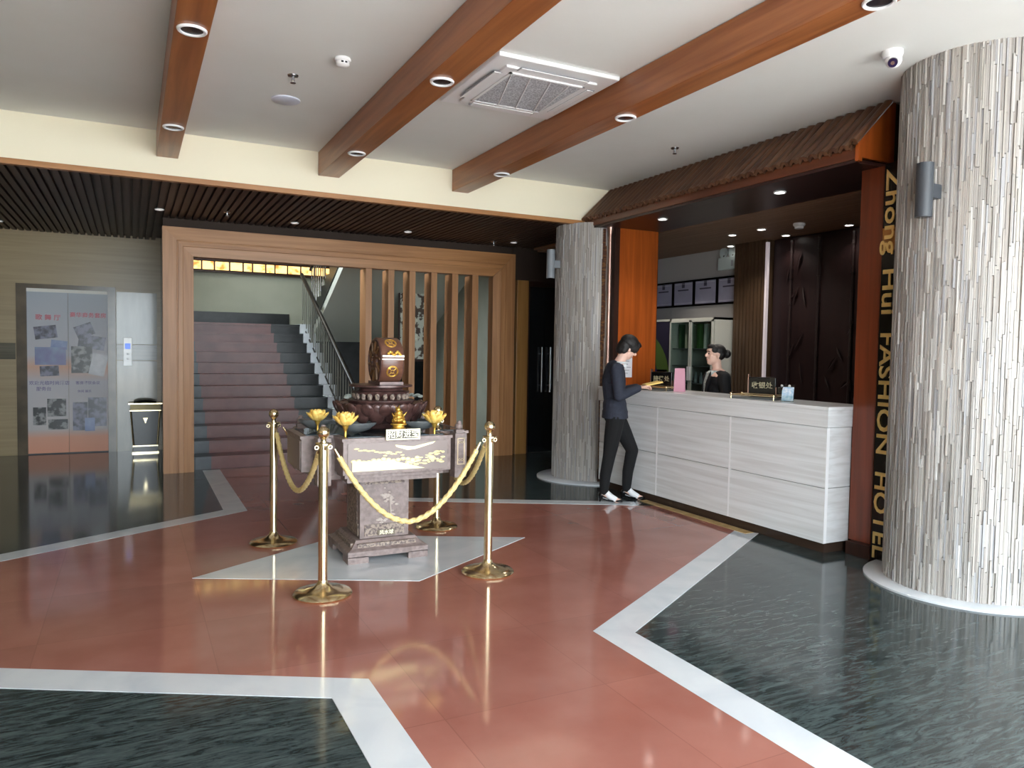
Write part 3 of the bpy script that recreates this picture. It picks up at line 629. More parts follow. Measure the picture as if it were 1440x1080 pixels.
# ------------------------------------------------------------------ reception counter
t = thing('reception_counter', 'long pale marble reception counter with thin light joints', 'counter', (4.8, 4.05, 0))
MB().box(.03, .5, .02, 3.02, 0, .08).build('plinth', mat('plinth_stone', (62, 48, 40), .15), t)
pan = MB()
for y0 in (0, 1.06, 2.11):
    y1 = {0: 1.042, 1.06: 2.092, 2.11: 3.16}[y0]
    for z0, z1 in ((.08, .51), (.516, .985)): MB().box(0, .03, y0 + .004, y1, z0, z1).build('front_panel', counter_m, t)
MB().box(.032, .28, .003, .03, .08, .51).build('end_panel', counter_m, t); MB().box(.032, .28, .003, .03, .516, .985).build('end_panel', counter_m, t)
MB().box(-.001, .03, .0, .0038, .08, .985).build('corner_strip', mat('white_joint', (244, 244, 246), .3), t)
MB().box(.03, .28, .03, 3.18, .08, .98).build('carcass', counter_m, t)
jm = mat('white_joint2', (246, 246, 248), .3)
for y0 in (1.042, 2.092): MB().box(-.001, .028, y0, y0 + .02, .08, .985).build('light_joint', jm, t)
MB().box(-.012, .285, -.012, 3.18, .99, 1.12).build('apron', counter_m, t)
MB().box(-.02, .5, -.02, 3.18, 1.12, 1.15, bev=.004).build('countertop', counter_m, t)

# things on the counter
t = thing('folded_card', 'upright pale pink card standing on the counter', 'card', (4.98, 6.05, 1.151), -1.1)
MB().add([(-.055, 0, 0), (.055, 0, 0), (.055, .02, .24), (-.055, .02, .24), (-.055, .045, 0), (.055, .045, 0)], [(0, 1, 2, 3), (4, 5, 2, 3)]).build('card', paper_p, t)
def desk_sign(label, loc, body, rz, group='black desk signs on the counter'):
    t = thing('desk_sign', label, 'desk sign', loc, rz, group)
    MB().box(-.12, .12, -.02, .02, .03, .19, bev=.008).build('board', black, t)
    MB().box(-.125, -.118, -.025, .025, 0, .215).build('side_bar', pinkmetal, t); MB().box(.118, .125, -.025, .025, 0, .10).build('side_bar', pinkmetal, t)
    MB().box(-.1, .1, -.025, .025, 0, .03).build('foot', black, t)
    text_mb(body, .062, .001, lambda v: (v.x, -.0215 - v.z, .112 + v.y)).build('lettering', mat('sign_letter', (170, 160, 130), .4) if 'sign_letter' not in MATS else MATS['sign_letter'], t)
    return t
desk_sign('black desk sign with three characters beside the pink card', (5.12, 6.50, 1.151), '接待处', -1.05)
desk_sign('black desk sign with three characters at the right of the counter', (5.12, 5.05, 1.151), '收银处', -.95)
def rail_tray(label, loc, rz):
    t = thing('glass_tray', label, 'tray', loc, rz, 'brass-edged glass trays on the counter')
    MB().box(-.2, .2, -.1, .1, 0, .012).build('glass_base', leaf_m, t)
    MB().cyl((-.2, -.1, .035), (.2, -.1, .035), .008).cyl((-.2, .1, .035), (.2, .1, .035), .008).cyl((-.2, -.1, .035), (-.2, .1, .035), .008).cyl((.2, -.1, .035), (.2, .1, .035), .008).ball((-.2, -.1, .04), .014).ball((.2, -.1, .04), .014).ball((-.2, .1, .04), .014).ball((.2, .1, .04), .014).build('rail', gold, t, True)
    mb = MB()
    for sx in (-.2, .2):
        for sy in (-.1, .1): mb.cyl((sx, sy, 0), (sx, sy, .035), .006)
    mb.build('foot', gold, t)
rail_tray('low brass-edged tray in front of the right-hand desk sign', (4.97, 4.96, 1.151), -1.25)
rail_tray('low brass-edged tray in front of the desk sign near the standing woman', (4.97, 6.40, 1.151), -1.3)
t = thing('leaflet_holder', 'clear holder with pale blue leaflets at the right of the counter', 'leaflet holder', (4.97, 4.62, 1.151), -1.0)
MB().add([(-.05, .04, 0), (.05, .04, 0), (.05, .075, .14), (-.05, .075, .14)], [(0, 1, 2, 3)]).add([(-.05, -.03, 0), (.05, -.03, 0), (.05, -.01, .05), (-.05, -.01, .05)], [(0, 1, 2, 3)]).box(-.05, .05, -.03, .04, 0, .003).build('holder', glass, t)
for k in range(3):
    y_ = .03 - k * .018; MB().extr([(-.045, y_, .004), (.045, y_, .004), (.045, y_ + .03, .12 - k * .012), (-.045, y_ + .03, .12 - k * .012)], (0, .002, 0)).build('leaflet', mat('leaflet_blue', (150, 190, 220), .5, rgb2=(226, 232, 240), nscale=40) if 'leaflet_blue' not in MATS else MATS['leaflet_blue'], t)
t = thing('desktop_monitor', 'dark desktop monitor seen past the right-hand desk sign', 'monitor', (5.22, 4.86, .77), -1.0)
MB().box(-.03, .03, -.02, .02, .02, .4).box(-.12, .12, -.08, .08, 0, .02).build('stand', black, t); MB().box(-.07, .07, -.045, -.02, .36, .49, bev=.005).build('screen', black, t); MB().ball((-.035, -.03, .50), .012).ball((.03, -.03, .50), .012).build('lamp_bead', white, t)
o = MB().box(5.08, 5.45, 4.08, 7.2, .74, .77).build('desk_shelf', mat('desk_wood', (60, 40, 30), .4)); tag(o, 'low working shelf behind the reception counter', 'shelf')
for yy_ in (4.1, 7.17): MB().box(5.1, 5.43, yy_ - .015, yy_ + .015, 0, .74).build('support', MATS['desk_wood'], o)

# ------------------------------------------------------------------ reception back wall
base = None
for (y0, y1, l) in ((7.66, 8.09, 'framed certificate nearest the emergency lamp'), (8.13, 8.575, 'framed certificate, second from the right'), (8.62, 9.045, 'framed certificate, third from the right'), (9.09, 9.5, 'framed certificate furthest left, cut by the orange panel')):
    t = thing('framed_certificate', l + ' on the reception back wall', 'certificate', (7.33, (y0 + y1) / 2, 2.25), 0, 'framed certificates in a row')
    h = (y1 - y0) / 2
    MB().box(-.02, .02, -h - .018, h + .018, -.02, .365).build('frame', black, t)
    MB().box(-.022, -.019, -h + .01, h - .01, .01, .335).build('sheet', cert_m, t)
    MB().box(-.024, -.0215, -.03, .03, .26, .33).box(-.024, -.0215, -.12, .12, .215, .235).build('crest', mat('crest_ink', (70, 66, 84), .5) if 'crest_ink' not in MATS else MATS['crest_ink'], t)
    MB().box(-.024, -.0215, -h + .025, h - .025, .03, .035).box(-.024, -.0215, -h + .025, h - .025, .31, .315).build('border_line', paper_w, t)
t = thing('emergency_lamp', 'white twin-spot emergency lamp box high on the reception back wall', 'emergency lamp', (7.33, 7.91, 2.70))
MB().box(-.05, .02, -.17, .17, 0, .17, bev=.006).build('housing', mat('pale_housing', (188, 200, 200), .4), t)
for s in (-1, 1):
    MB().lathe([(.03, .05), (.072, .0), (.075, -.012), (.062, -.012), (.02, .02), (.001, .022)], (-.02, s * .085, .235), 24, axis=0).build('spot_head', MATS['pale_housing'], t, True)
    MB().cyl((-.015, s * .085, .15), (-.015, s * .085, .2), .012).build('stem', steel, t)
MB().box(-.053, -.049, -.13, -.09, .04, .12).build('indicator', greyp, t)
t = thing('glass_cabinet', 'pale cabinet with two glass doors and rows of bottles on the reception back wall', 'cabinet', (6.9, 7.68, 0))
MB().box(0, .42, 0, .03, 0, 2.03).box(0, .42, .90, .93, 0, 2.03).box(0, .42, 0, .93, 2.0, 2.03).box(0, .42, 0, .93, 0, .08).box(.40, .42, 0, .93, 0, 2.03).build('body', cabw, t)
mb = MB()
for z in (.45, .85, 1.12, 1.36, 1.60): MB().box(.03, .40, .03, .90, z, z + .012).build('shelf', leaf_m, t)
for y0, y1 in ((.02, .46), (.47, .91)):
    q = MB().box(-.02, 0, y0, y0 + .025, .06, 2.0).box(-.02, 0, y1 - .025, y1, .06, 2.0).box(-.02, 0, y0, y1, 1.975, 2.0).box(-.02, 0, y0, y1, .06, .085).build('door', cabw, t)
    MB().box(-.012, -.008, y0 + .025, y1 - .025, .085, 1.975).build('pane', glass, q)
    hy = y1 - .012 if y0 < .1 else y0 + .012
    MB().box(-.045, -.02, hy - .012, hy + .012, 1.17, 1.36).build('handle', white, q)
kk = 0
for row, z in enumerate((1.132, 1.372)):
    for k in range(8):
        if row == 1: continue
for z, n_, hgt, nm in ((1.132, 8, .15, 'middle'), (.862, 7, .14, 'lower')):
    for k in range(n_):
        o = MB().lathe([(.026, 0), (.028, hgt * .55), (.012, hgt * .75), (.012, hgt)], (0, 0, 0), 12).build('bottle', MATS.get('bottle_glass') or mat('bottle_glass', (196, 206, 210), .2), None, True, loc=(7.06, 7.78 + k * .108, z))
        tag(o, 'small pale bottle on the %s shelf of the glass cabinet' % nm, 'bottle', 'pale bottles on the %s cabinet shelf' % nm)
for k, (c_, w_) in enumerate((((70, 110, 60), .05), ((196, 200, 190), .05), ((78, 120, 66), .06), ((120, 130, 110), .04), ((196, 190, 170), .05), ((60, 90, 60), .06))):
    nm = ['green folder at the right end of the top cabinet shelf', 'white folder beside the right-end green folder on the top cabinet shelf', 'green folder in the middle of the top cabinet shelf', 'grey folder on the top cabinet shelf', 'cream folder on the top cabinet shelf', 'dark green folder at the left end of the top cabinet shelf'][k]
    o = MB().box(6.98, 7.24, 0, w_, 0, .34, bev=.003).build('ring_folder', mat('folder%d' % k, c_, .5), None, loc=(0, 7.80 + k * .13, 1.613)); tag(o, nm, 'folder', 'folders on the top cabinet shelf')
t = thing('picture_board', 'tall dark board with a green and purple curved picture left of the glass cabinet', 'picture', (6.95, 8.66, 0))
MB().box(0, .05, 0, .95, .0, 2.0).build('board', mat('board_dark', (52, 48, 66), .4), t)
mb = MB()
for k in range(14):
    a0 = PI / 2 * k / 14; a1 = PI / 2 * (k + 1) / 14
    mb.add([(-.003, .95 - .95 * math.cos(a) * rr, 1.15 + .8 * math.sin(a) * rr) for a in (a0, a1) for rr in (.72, 1.0)], [(0, 1, 3, 2)])
mb.build('green_arc', mat('arc_green', (96, 120, 60), .5), t)
MB().box(-.003, 0, .05, .9, .9, 1.3).build('purple_patch', mat('purple_patch', (66, 54, 110), .5), t)
MB().box(-.01, .06, 0, .95, 2.0, 2.03).build('top_rail', cabw, t)
o = MB().box(7.18, 7.35, 7.08, 7.64, 0, 3.0)
for k in range(9): o.box(7.165, 7.185, 7.09 + k * .062, 7.13 + k * .062, 0, 3.0)
o = o.build('ribbed_pilaster', wood('pilaster_wood', (76, 56, 40), (92, 70, 50), 2, .5)); tag(o, 'brown ribbed pilaster on the reception back wall, right of the glass cabinet', 'pilaster')
o = MB().box(7.14, 7.18, 7.03, 7.062, 1.0, 2.96).build('light_strip', led); tag(o, 'slim vertical pale light strip on the reception back wall', 'light strip')
t = thing('carved_wall_panel', 'very dark wood panel carved with bamboo on the reception back wall', 'wall panel', (7.25, 5.4, 0))
dp = wood('carved_dark', (30, 16, 18), (40, 22, 22), 2, .45)
MB().box(0, .1, -1.63, 1.62, 0, 2.99).build('panel', dp, t)
rnd = random.Random(11)
for k in range(7):
    y_ = -1.4 + k * .46 + rnd.uniform(-.05, .05); mb = MB(); z = .9
    while z < 2.9: h_ = min(.32, 2.95 - z); mb.cyl((-.005, y_, z), (-.005, y_, z + h_ - .012), .024, .022, 8).cyl((-.005, y_, z + h_ - .015), (-.005, y_, z + h_), .029, n=8); z += h_
    mb.build('bamboo_stem', dp, t, True)
mb = MB()
for k in range(46):
    y_ = rnd.uniform(-1.5, 1.5); z = rnd.uniform(1.1, 2.85); a = rnd.uniform(-.9, .9) - PI / 2; L_ = rnd.uniform(.15, .3)
    mb.add([(-.012, y_, z), (-.03, y_ + math.cos(a) * L_ * .4 + .02 * math.sin(a), z + math.sin(a) * L_ * .4 - .02 * math.cos(a)), (-.018, y_ + math.cos(a) * L_, z + math.sin(a) * L_), (-.022, y_ + math.cos(a) * L_ * .4 - .02 * math.sin(a), z + math.sin(a) * L_ * .4 + .02 * math.cos(a))], [(0, 1, 2), (0, 2, 3)])
mb.build('bamboo_leaf', dp, t)
o = MB().box(5.16, 5.17, 7.235, 7.249, 0, .01)
o = MB().box(-.1, .1, -.006, 0, -.13, .13).build('wall_notice', paper_w, None, loc=(5.16, 7.249, 1.38)); tag(o, 'white paper notice on the orange wooden panel beside the standing woman', 'notice')
for k in range(6): MB().box(-.08, .08 - (k % 3) * .02, -.0075, -.006, .09 - k * .035, .097 - k * .035).build('text_line', greyp, o)

# ------------------------------------------------------------------ stanchions and ropes
def stanchion(loc, label):
    t = thing('rope_stanchion', label, 'stanchion', loc, 0, 'brass rope stanchions around the fountain')
    MB().lathe([(.178, 0), (.182, .012), (.172, .024), (.12, .036), (.06, .052), (.034, .075), (.028, .10)], n=48).build('base', gold, t, True)
    MB().lathe([(.029, .09), (.029, .945)], n=24).build('pole', gold, t, True)
    MB().lathe([(.029, .94), (.048, .942), (.048, .952), (.02, .955), (.016, .975), (.022, .985), (.012, .993)], n=24).build('collar', gold, t, True)
    MB().ball((0, 0, 1.018), .038, 20).build('finial', gold, t, True)
    for a in (0, PI / 2, PI, -PI / 2): q = MB().torus((.042, 0, .925), .011, .004, axis=1, n=14, k=6).build('hook_ring', gold, t, True); q.rotation_euler = (0, 0, a)
    return t
ST = [(1.055, 4.64, .003), (2.195, 4.65, .003), (.985, 6.03, .003), (2.345, 6.02, .003)]
stanchion(ST[0], 'brass stanchion at the front left of the fountain')
dup(bpy.data.objects['rope_stanchion'], ST[1], 'brass stanchion at the front right of the fountain')
dup(bpy.data.objects['rope_stanchion'], ST[2], 'brass stanchion behind left, in front of the staircase')
dup(bpy.data.objects['rope_stanchion'], ST[3], 'brass stanchion half hidden behind the fountain on the right')
def rope(i, j, sag, label):
    a = Vector(ST[i]); b = Vector(ST[j]); d = (b - a).normalized(); a = a + d * .07; b = b - d * .07; pts = []; n = 110
    for k in range(n + 1):
        s = k / n; p = a.lerp(b, s); z = .915 - sag * (1 - (abs(2 * s - 1)) ** 1.9); pts.append((p.x, p.y, z))
    t = thing('barrier_rope', label, 'rope', tuple(a), 0, 'twisted yellow barrier ropes'); L0 = Vector(t.location)
    MB().tube([Vector(p) - L0 for p in pts[3:-3]], .0165, 12, 3, 38).build('cord', rope_m, t, True)
    MB().cyl(Vector(pts[0]) - L0, Vector(pts[5]) - L0, .008, .015, 10).cyl(Vector(pts[-6]) - L0, Vector(pts[-1]) - L0, .015, .008, 10).build('end_hook', gold, t, True)
rope(0, 1, .50, 'yellow rope sagging across the front of the fountain')
rope(0, 2, .37, 'yellow rope sagging on the left of the fountain')
rope(2, 3, .42, 'yellow rope sagging behind the fountain')
rope(1, 3, .40, 'yellow rope sagging on the right of the fountain')

# ------------------------------------------------------------------ feng shui fountain
CX, CY = 1.66, 5.50
t = thing('carved_pedestal', 'square carved stone pedestal with a wide tray top inside the rope barrier', 'pedestal', (CX, CY, .005))
def sq(h, z): return [(-h, -h, z), (h, -h, z), (h, h, z), (-h, h, z)]
def loft(mb, levels):
    for (h0, z0), (h1, z1) in zip(levels[:-1], levels[1:]):
        if (h0, z0) != (h1, z1): mb.add(sq(h0, z0) + sq(h1, z1), FF)
    return mb
mb = loft(MB(), [(.30, .045), (.30, .085), (.265, .10), (.235, .135), (.225, .15)])
for sx in (-1, 1):
    for sy in (-1, 1):
        mb.box(min(sx * .30, sx * .15), max(sx * .30, sx * .15), min(sy * .30, sy * .27), max(sy * .30, sy * .27), 0, .05)
        mb.box(min(sx * .30, sx * .27), max(sx * .30, sx * .27), min(sy * .27, sy * .15), max(sy * .27, sy * .15), 0, .0499)
mb.build('foot_plinth', pedm, t)
mb = loft(MB(), [(.185, .15), (.185, .64)])
mb.build('shaft', pedm, t)
for s, ax in ((-1, 'f'), (1, 'b')):
    for bb in ((-.15, .15, -.192, -.184, .545, .60), (-.15, .15, -.192, -.184, .165, .25), (-.22, .22, -.262, -.24, .102, .13)):
        q = MB().box(*bb).build('carved_band', carve, t)
        if s > 0: q.rotation_euler = (0, 0, -PI / 2)
mb = MB()
rnd = random.Random(4)
for (bx, bz, n_) in ((.02, .44, 16), (.05, .40, 10), (.06, .31, 8), (-.03, .285, 8), (.0, .48, 6)):
    for k in range(n_): a = rnd.uniform(0, 6.28); mb.ball((bx + rnd.uniform(0, .055) * math.cos(a), -.186, bz + rnd.uniform(0, .035) * math.sin(a)), rnd.uniform(.008, .017), 8, (1, .35, .6))
mb.cyl((.05, -.186, .27), (.04, -.186, .44), .006)
mb.build('tree_relief', mat('pale_relief', (186, 172, 164), .4), t, True, label='pale carved pine relief')
MB().box(-.19, -.186, -.12, .12, .2, .5).build('side_relief', carve, t)
MB().box(-.055, .075, -.205, -.19, .165, .205, bev=.003).build('name_plate', mat('plate_frame', (120, 108, 92), .4), t)
text_mb('风水球', .036, .001, lambda v: (.01 + v.x, -.206 - v.z, .186 + v.y)).build('plate_lettering', mat('plate_letter', (250, 244, 214), .4), t)
# cross shaped tray
def cross(a, b, c, d): return [(-a, -b), (a, -b), (a, -d), (c, -d), (c, d), (a, d), (a, b), (-a, b), (-a, d), (-c, d), (-c, -d), (-a, -d)]
MB().prism(cross(.36, .43, .55, .22), .64, .675).prism(cross(.33, .38, .5, .20), .60, .64).build('tray_underside', pedm, t)
MB().prism(cross(.39, .50, .62, .26), .675, .905).build('tray', pedm, t)
MB().prism(cross(.40, .51, .63, .27), .905, .925).build('tray_rim', pedm, t)
MB().prism(cross(.35, .46, .58, .22), .925, .93).build('water', mat('pool_water', (70, 84, 92), .05, spec=.8), t)
for rz in (0, PI / 2, PI, -PI / 2):
    off = .50 if rz in (0, PI) else .62
    if rz == PI: continue
    wd = .36 if rz in (0, PI) else .23
    q = MB().box(-wd, wd, -off - .006, -off, .69, .89).build('front_panel', mat('panel_grey', (138, 124, 120), .4) if 'panel_grey' not in MATS else MATS['panel_grey'], t); q.rotation_euler = (0, 0, rz)
mb = MB()
def blob(x, z, w_, h_): mb.ball((x, -.506, z), 1, 10, (w_, .006, h_))
mb.box(-.33, -.05, -.512, -.505, .70, .765)
for k in range(14): blob(-.32 + k * .035, .765 + rnd.uniform(-.006, .012), .02, .014)
mb.add([(-.05, -.511, .70), (.19, -.511, .70), (.02, -.511, .745), (-.05, -.511, .765)], [(0, 1, 2, 3)])
mb.add([(-.03, -.512, .872), (.10, -.512, .855), (.27, -.512, .888), (.25, -.512, .872), (.12, -.512, .838), (.06, -.512, .832), (-.02, -.512, .858)], [(0, 1, 5, 6), (1, 2, 3, 4), (1, 4, 5)])
for k in range(10): blob(-.30 + k * .028, .85 - k * .004 + rnd.uniform(-.006, .006), .02, .006)
for k in range(8): blob(-.10 + k * .018, .81 + rnd.uniform(-.014, .014), .016, .006)
for k in range(46): x_ = rnd.uniform(.06, .33); blob(x_, .72 + (x_ - .05) * .3 * rnd.random() + rnd.uniform(0, .03), rnd.uniform(.008, .024), rnd.uniform(.004, .009))
mb.build('gold_landscape', mat('gold_inlay', (250, 238, 178), .35, .2), t, True, label='pale gold landscape relief with a bird and clouds')
for sx in (-1, 1):
    for sy in (-1, 1):
        MB().box(sx * .50 - .045, sx * .50 + .045, sy * .38 - .05, sy * .38 + .05, .60, .925).build('corner_post', pedm, t)
        y_ = sy * .38 - .052
        q = MB().box(sx * .50 - .03, sx * .50 + .03, y_ - .002, y_, .885, .892).box(sx * .50 - .03, sx * .50 + .03, y_ - .002, y_, .695, .702).box(sx * .50 - .03, sx * .50 - .022, y_ - .002, y_, .70, .89).box(sx * .50 + .022, sx * .50 + .03, y_ - .002, y_, .70, .89)
        for zz in (.73, .86): q.torus((sx * .5 - .011, y_, zz), .008, .002, axis=1, n=10, k=4).torus((sx * .5 + .011, y_, zz), .008, .002, axis=1, n=10, k=4)
        q.build('fret_border', mat('fret_gold', (206, 188, 156), .4) if 'fret_gold' not in MATS else MATS['fret_gold'], t)
        MB().box(sx * .5 - .03, sx * .5 + .03, sy * .38 - .03, sy * .38 + .03, .925, .95).ball((sx * .5, sy * .38, .972), .03, 10).ball((sx * .5, sy * .38 - .012, 1.0), .018, 8).build('finial', pedm, t, True)
# lotus bowl and wheel
t = thing('lotus_fountain', 'dark bronze lotus bowl with stacked rings standing in the pedestal tray', 'fountain', (CX + .02, CY, .935))
MB().lathe([(.13, 0), (.16, .02), (.14, .05), (.19, .075), (.30, .11), (.335, .18), (.33, .205), (.30, .20), (.18, .20), (.001, .20)], n=48).build('bowl', pedd, t, True)
mb = MB()
for k in range(16):
    a = 2 * PI * k / 16; rot = Matrix.Rotation(a, 3, 'Z') @ Matrix.Rotation(.35, 3, 'Y')
    mb.ball((.30 * math.cos(a), .30 * math.sin(a), .135), 1, 12, (.022, .062, .085), rot)
    a += PI / 16; rot = Matrix.Rotation(a, 3, 'Z') @ Matrix.Rotation(.5, 3, 'Y')
    mb.ball((.325 * math.cos(a), .325 * math.sin(a), .165), 1, 10, (.018, .05, .06), rot)
mb.build('petal', pedd, t, True)['kind'] = 'stuff'
MB().lathe([(.24, .20), (.25, .215), (.25, .225), (.20, .23), (.17, .25), (.21, .275), (.215, .29), (.17, .295), (.16, .315), (.235, .325), (.235, .338), (.001, .34)], n=48).build('upper_dish', pedd, t, True)
mb = MB()
for k in range(22):
    a = 2 * PI * k / 22; mb.ball((.195 * math.cos(a), .195 * math.sin(a), .255), 1, 8, (.02, .028, .03))
mb.build('carved_ring', carve, t, True)
mb = MB()
for sx in (-1, 1):
    for k in range(5): mb.ball((sx * (.235 + .012 * k), -.03 * k + .03, .25 + .008 * (k % 2)), .018, 8, (1.3, .8, .7))
mb.build('side_scroll', mat('pale_stone', (132, 138, 132), .4), t, True)
t = thing('fortune_wheel', 'dark wood drum-shaped wheel with gold coin emblems on top of the lotus bowl', 'wheel', (CX + .05, CY - .02, 1.448))
MB().lathe([(.172, -.082), (.178, -.075), (.178, .075), (.172, .082)], n=56, axis=0).build('drum', mat('drum_wood', (112, 76, 60), .3, rgb2=(92, 60, 48), scale=(3, 12, 12), nscale=3), t, True)
MB().torus((-.077, 0, 0), .16, .014, axis=0, n=40).torus((.077, 0, 0), .16, .014, axis=0, n=40).torus((-.085, 0, 0), .06, .012, axis=0).build('rim_hoop', pedd, t, True)
mb = MB()
for k in range(10):
    a = 2 * PI * k / 10; mb.cyl((-.087, .05 * math.cos(a), .05 * math.sin(a)), (-.087, .15 * math.cos(a + .5), .15 * math.sin(a + .5)), .010, n=6)
mb.build('spoke', mat('brown_spoke', (110, 78, 50), .4), t, True)
def on_rim(u, w_, a, rr=.18): return (u, -math.cos(a + w_ / .178) * rr, math.sin(a + w_ / .178) * rr)
for a in (-.42, .88):
    mb = MB()
    for R_ in (.043, .036, .012):
        pts = [on_rim(R_ * math.cos(q * PI / 14), R_ * math.sin(q * PI / 14), a, .1805) for q in range(29)]; mb.tube(pts, .0028 if R_ > .02 else .002, 6)
    for q in range(4): ang = q * PI / 2 + .78; mb.tube([on_rim(.014 * math.cos(ang), .014 * math.sin(ang), a, .1805), on_rim(.033 * math.cos(ang), .033 * math.sin(ang), a, .1805)], .0025, 6)
    mb.build('coin_emblem', goldpaint, t, True)
MB().box(-.082, .082, -.192, -.165, .035, .047).box(-.082, .082, -.186, -.165, .015, .022).build('shelf_ledge', mat('silver_ledge', (220, 214, 204), .3, .4), t)
mb = MB()
for k in range(9): mb.ball((-.035 + k * .011, -.188, .06 + .012 * math.sin(k * 1.3)), .012, 8, (1, .6, 1))
mb.build('gold_ingots', goldpaint, t, True)
MB().box(-.09, .09, -.15, .15, -.172, -.15).build('cradle', pedd, t)
# lotus flowers, leaves, figurine, plate
def lotus(loc, label, sc=1):
    t = thing('lotus_flower', label, 'flower', loc, 0, 'golden lotus flowers on the tray'); mb = MB()
    for ring, (n_, tilt, r_, h_) in enumerate(((9, .75, .026, .046), (7, .42, .018, .05), (5, .18, .009, .048))):
        for k in range(n_):
            a = 2 * PI * k / n_ + ring * .4; rot = Matrix.Rotation(a, 3, 'Z') @ Matrix.Rotation(tilt, 3, 'Y')
            mb.ball(Vector((r_ * math.cos(a), r_ * math.sin(a), .035)) + rot @ Vector((0, 0, h_ * .5)), 1, 8, (.008, .019, h_ * .75), rot)
    mb.build('petal', goldflower, t, True); MB().lathe([(.008, 0), (.012, .012), (.02, .03), (.001, .034)], n=10).cyl((0, 0, -.032), (0, 0, .01), .006).build('stem', goldpaint, t, True)
    t.scale = (sc,) * 3
    return t
lotus((1.31, 5.10, .975), 'golden lotus flower at the left front corner of the tray', 1.4)
lotus((1.97, 5.12, .970), 'golden lotus flower at the right front corner of the tray', 1.4)
lotus((1.19, 5.42, .985), 'golden lotus flower furthest left on the tray', 1.25)
for loc, r_, tl, lab in (((1.42, 5.22, .945), .14, .5, 'blue-grey lotus leaf dish at the front left of the lotus bowl'), ((1.90, 5.24, .945), .14, .5, 'blue-grey lotus leaf dish at the front right of the lotus bowl'), ((1.20, 5.52, .945), .12, .3, 'blue-grey lotus leaf dish at the far left of the tray')):
    mb = MB().lathe([(.02, .0), (r_ * .6, .02), (r_, .06), (r_ * 1.02, .075), (r_ * .58, .035), (.001, .015)], n=26)
    mb.v = [(x_ * (1 + .04 * math.sin(7 * math.atan2(y_, x_))), y_ * .8, z_) for x_, y_, z_ in mb.v]
    o = mb.build('lotus_leaf_dish', leaf_m, None, True, loc=loc); tag(o, lab, 'dish', 'blue-grey leaf dishes on the tray')
t = thing('gold_figurine', 'gold dragon figurine at the front of the tray above the name plate', 'figurine', (CX + .015, CY - .445, .93))
MB().lathe([(.045, 0), (.045, .05), (.036, .055), (.034, .065), (.05, .07), (.048, .078)], n=20).build('stand', goldpaint, t, True)
mb = MB()
for k in range(34):
    a = k * .62; r_ = .034 * (1 - k / 55); mb.ball((r_ * math.cos(a), r_ * math.sin(a), .085 + k * .0021), .014 - k * .00015, 8)
mb.ball((-.012, -.02, .165), .017, 10, (1, 1.3, .9)).cyl((-.02, -.015, .175), (-.032, .005, .195), .004, .001).cyl((-.004, -.015, .175), (.008, .005, .197), .004, .001).cyl((.03, 0, .12), (.05, -.01, .15), .006, .002).cyl((-.03, 0, .12), (-.048, -.015, .145), .006, .002)
fuse(mb, 'dragon', goldpaint, t, .003, 1); t.scale = (1.15, 1.15, 1.15)
t = thing('name_plate', 'small silver-framed plate with four gold characters on the front edge of the tray', 'name plate', (CX + .025, CY - .525, .91))
MB().box(-.125, .125, 0, .015, 0, .078, bev=.003).build('frame', mat('plate_silver', (214, 206, 178), .35, .4), t)
MB().box(-.11, .11, -.002, .001, .012, .066).build('face', mat('plate_face', (78, 72, 58), .5), t)
text_mb('招财进宝', .056, .001, lambda v: (v.x, -.003 - v.z, .039 + v.y)).build('lettering', MATS['plate_letter'], t)

# ------------------------------------------------------------------ people
def limb(mb, pts, rad):
    for (a, ra), (b, rb) in zip(list(zip(pts, rad))[:-1], list(zip(pts, rad))[1:]):
        mb.cyl(a, b, ra, rb, 14)
    for a, ra in zip(pts, rad): mb.ball(a, ra, 14)
def hand(mb, wrist, d, up, side, curl=.6, s=1.0):
    """palm plus four fingers of unequal length and a thumb from the side of the palm"""
    d = Vector(d).normalized(); up = Vector(up).normalized(); lat = d.cross(up).normalized() * side; up = lat.cross(d).normalized() * side
    w_ = Vector(wrist); c = w_ + d * .045 * s
    for k in (-.024, -.008, .008, .024): mb.cyl(w_ + lat * k * .6 * s, w_ + d * .085 * s + lat * k * s, .012 * s, .0105 * s, 8); mb.ball(w_ + d * .085 * s + lat * k * s, .0105 * s, 8)
    for k, L in ((-.025, .058), (-.0085, .068), (.0085, .074), (.025, .066)):
        p = w_ + d * .085 * s + lat * k * s; ang = 0
        for seg, fr in enumerate((.45, .32, .25)):
            ang += curl * (.5 if seg == 0 else .9); q = p + (d * math.cos(ang) - up * math.sin(ang)) * L * fr * s
            mb.cyl(p, q, (.0085 - seg * .001) * s, (.0078 - seg * .001) * s, 8); mb.ball(q, (.0078 - seg * .001) * s, 8); p = q
    p = w_ + d * .025 * s + lat * .024 * s; q = p + (d * .55 + lat * .75 - up * .2).normalized() * .04 * s; r_ = q + (d * .85 + lat * .2 - up * .45).normalized() * .03 * s
    mb.ball(p, .013 * s, 8); mb.cyl(p, q, .013 * s, .0095 * s, 8); mb.ball(q, .0095 * s, 8); mb.cyl(q, r_, .0095 * s, .0075 * s, 8); mb.ball(r_, .0075 * s, 8)
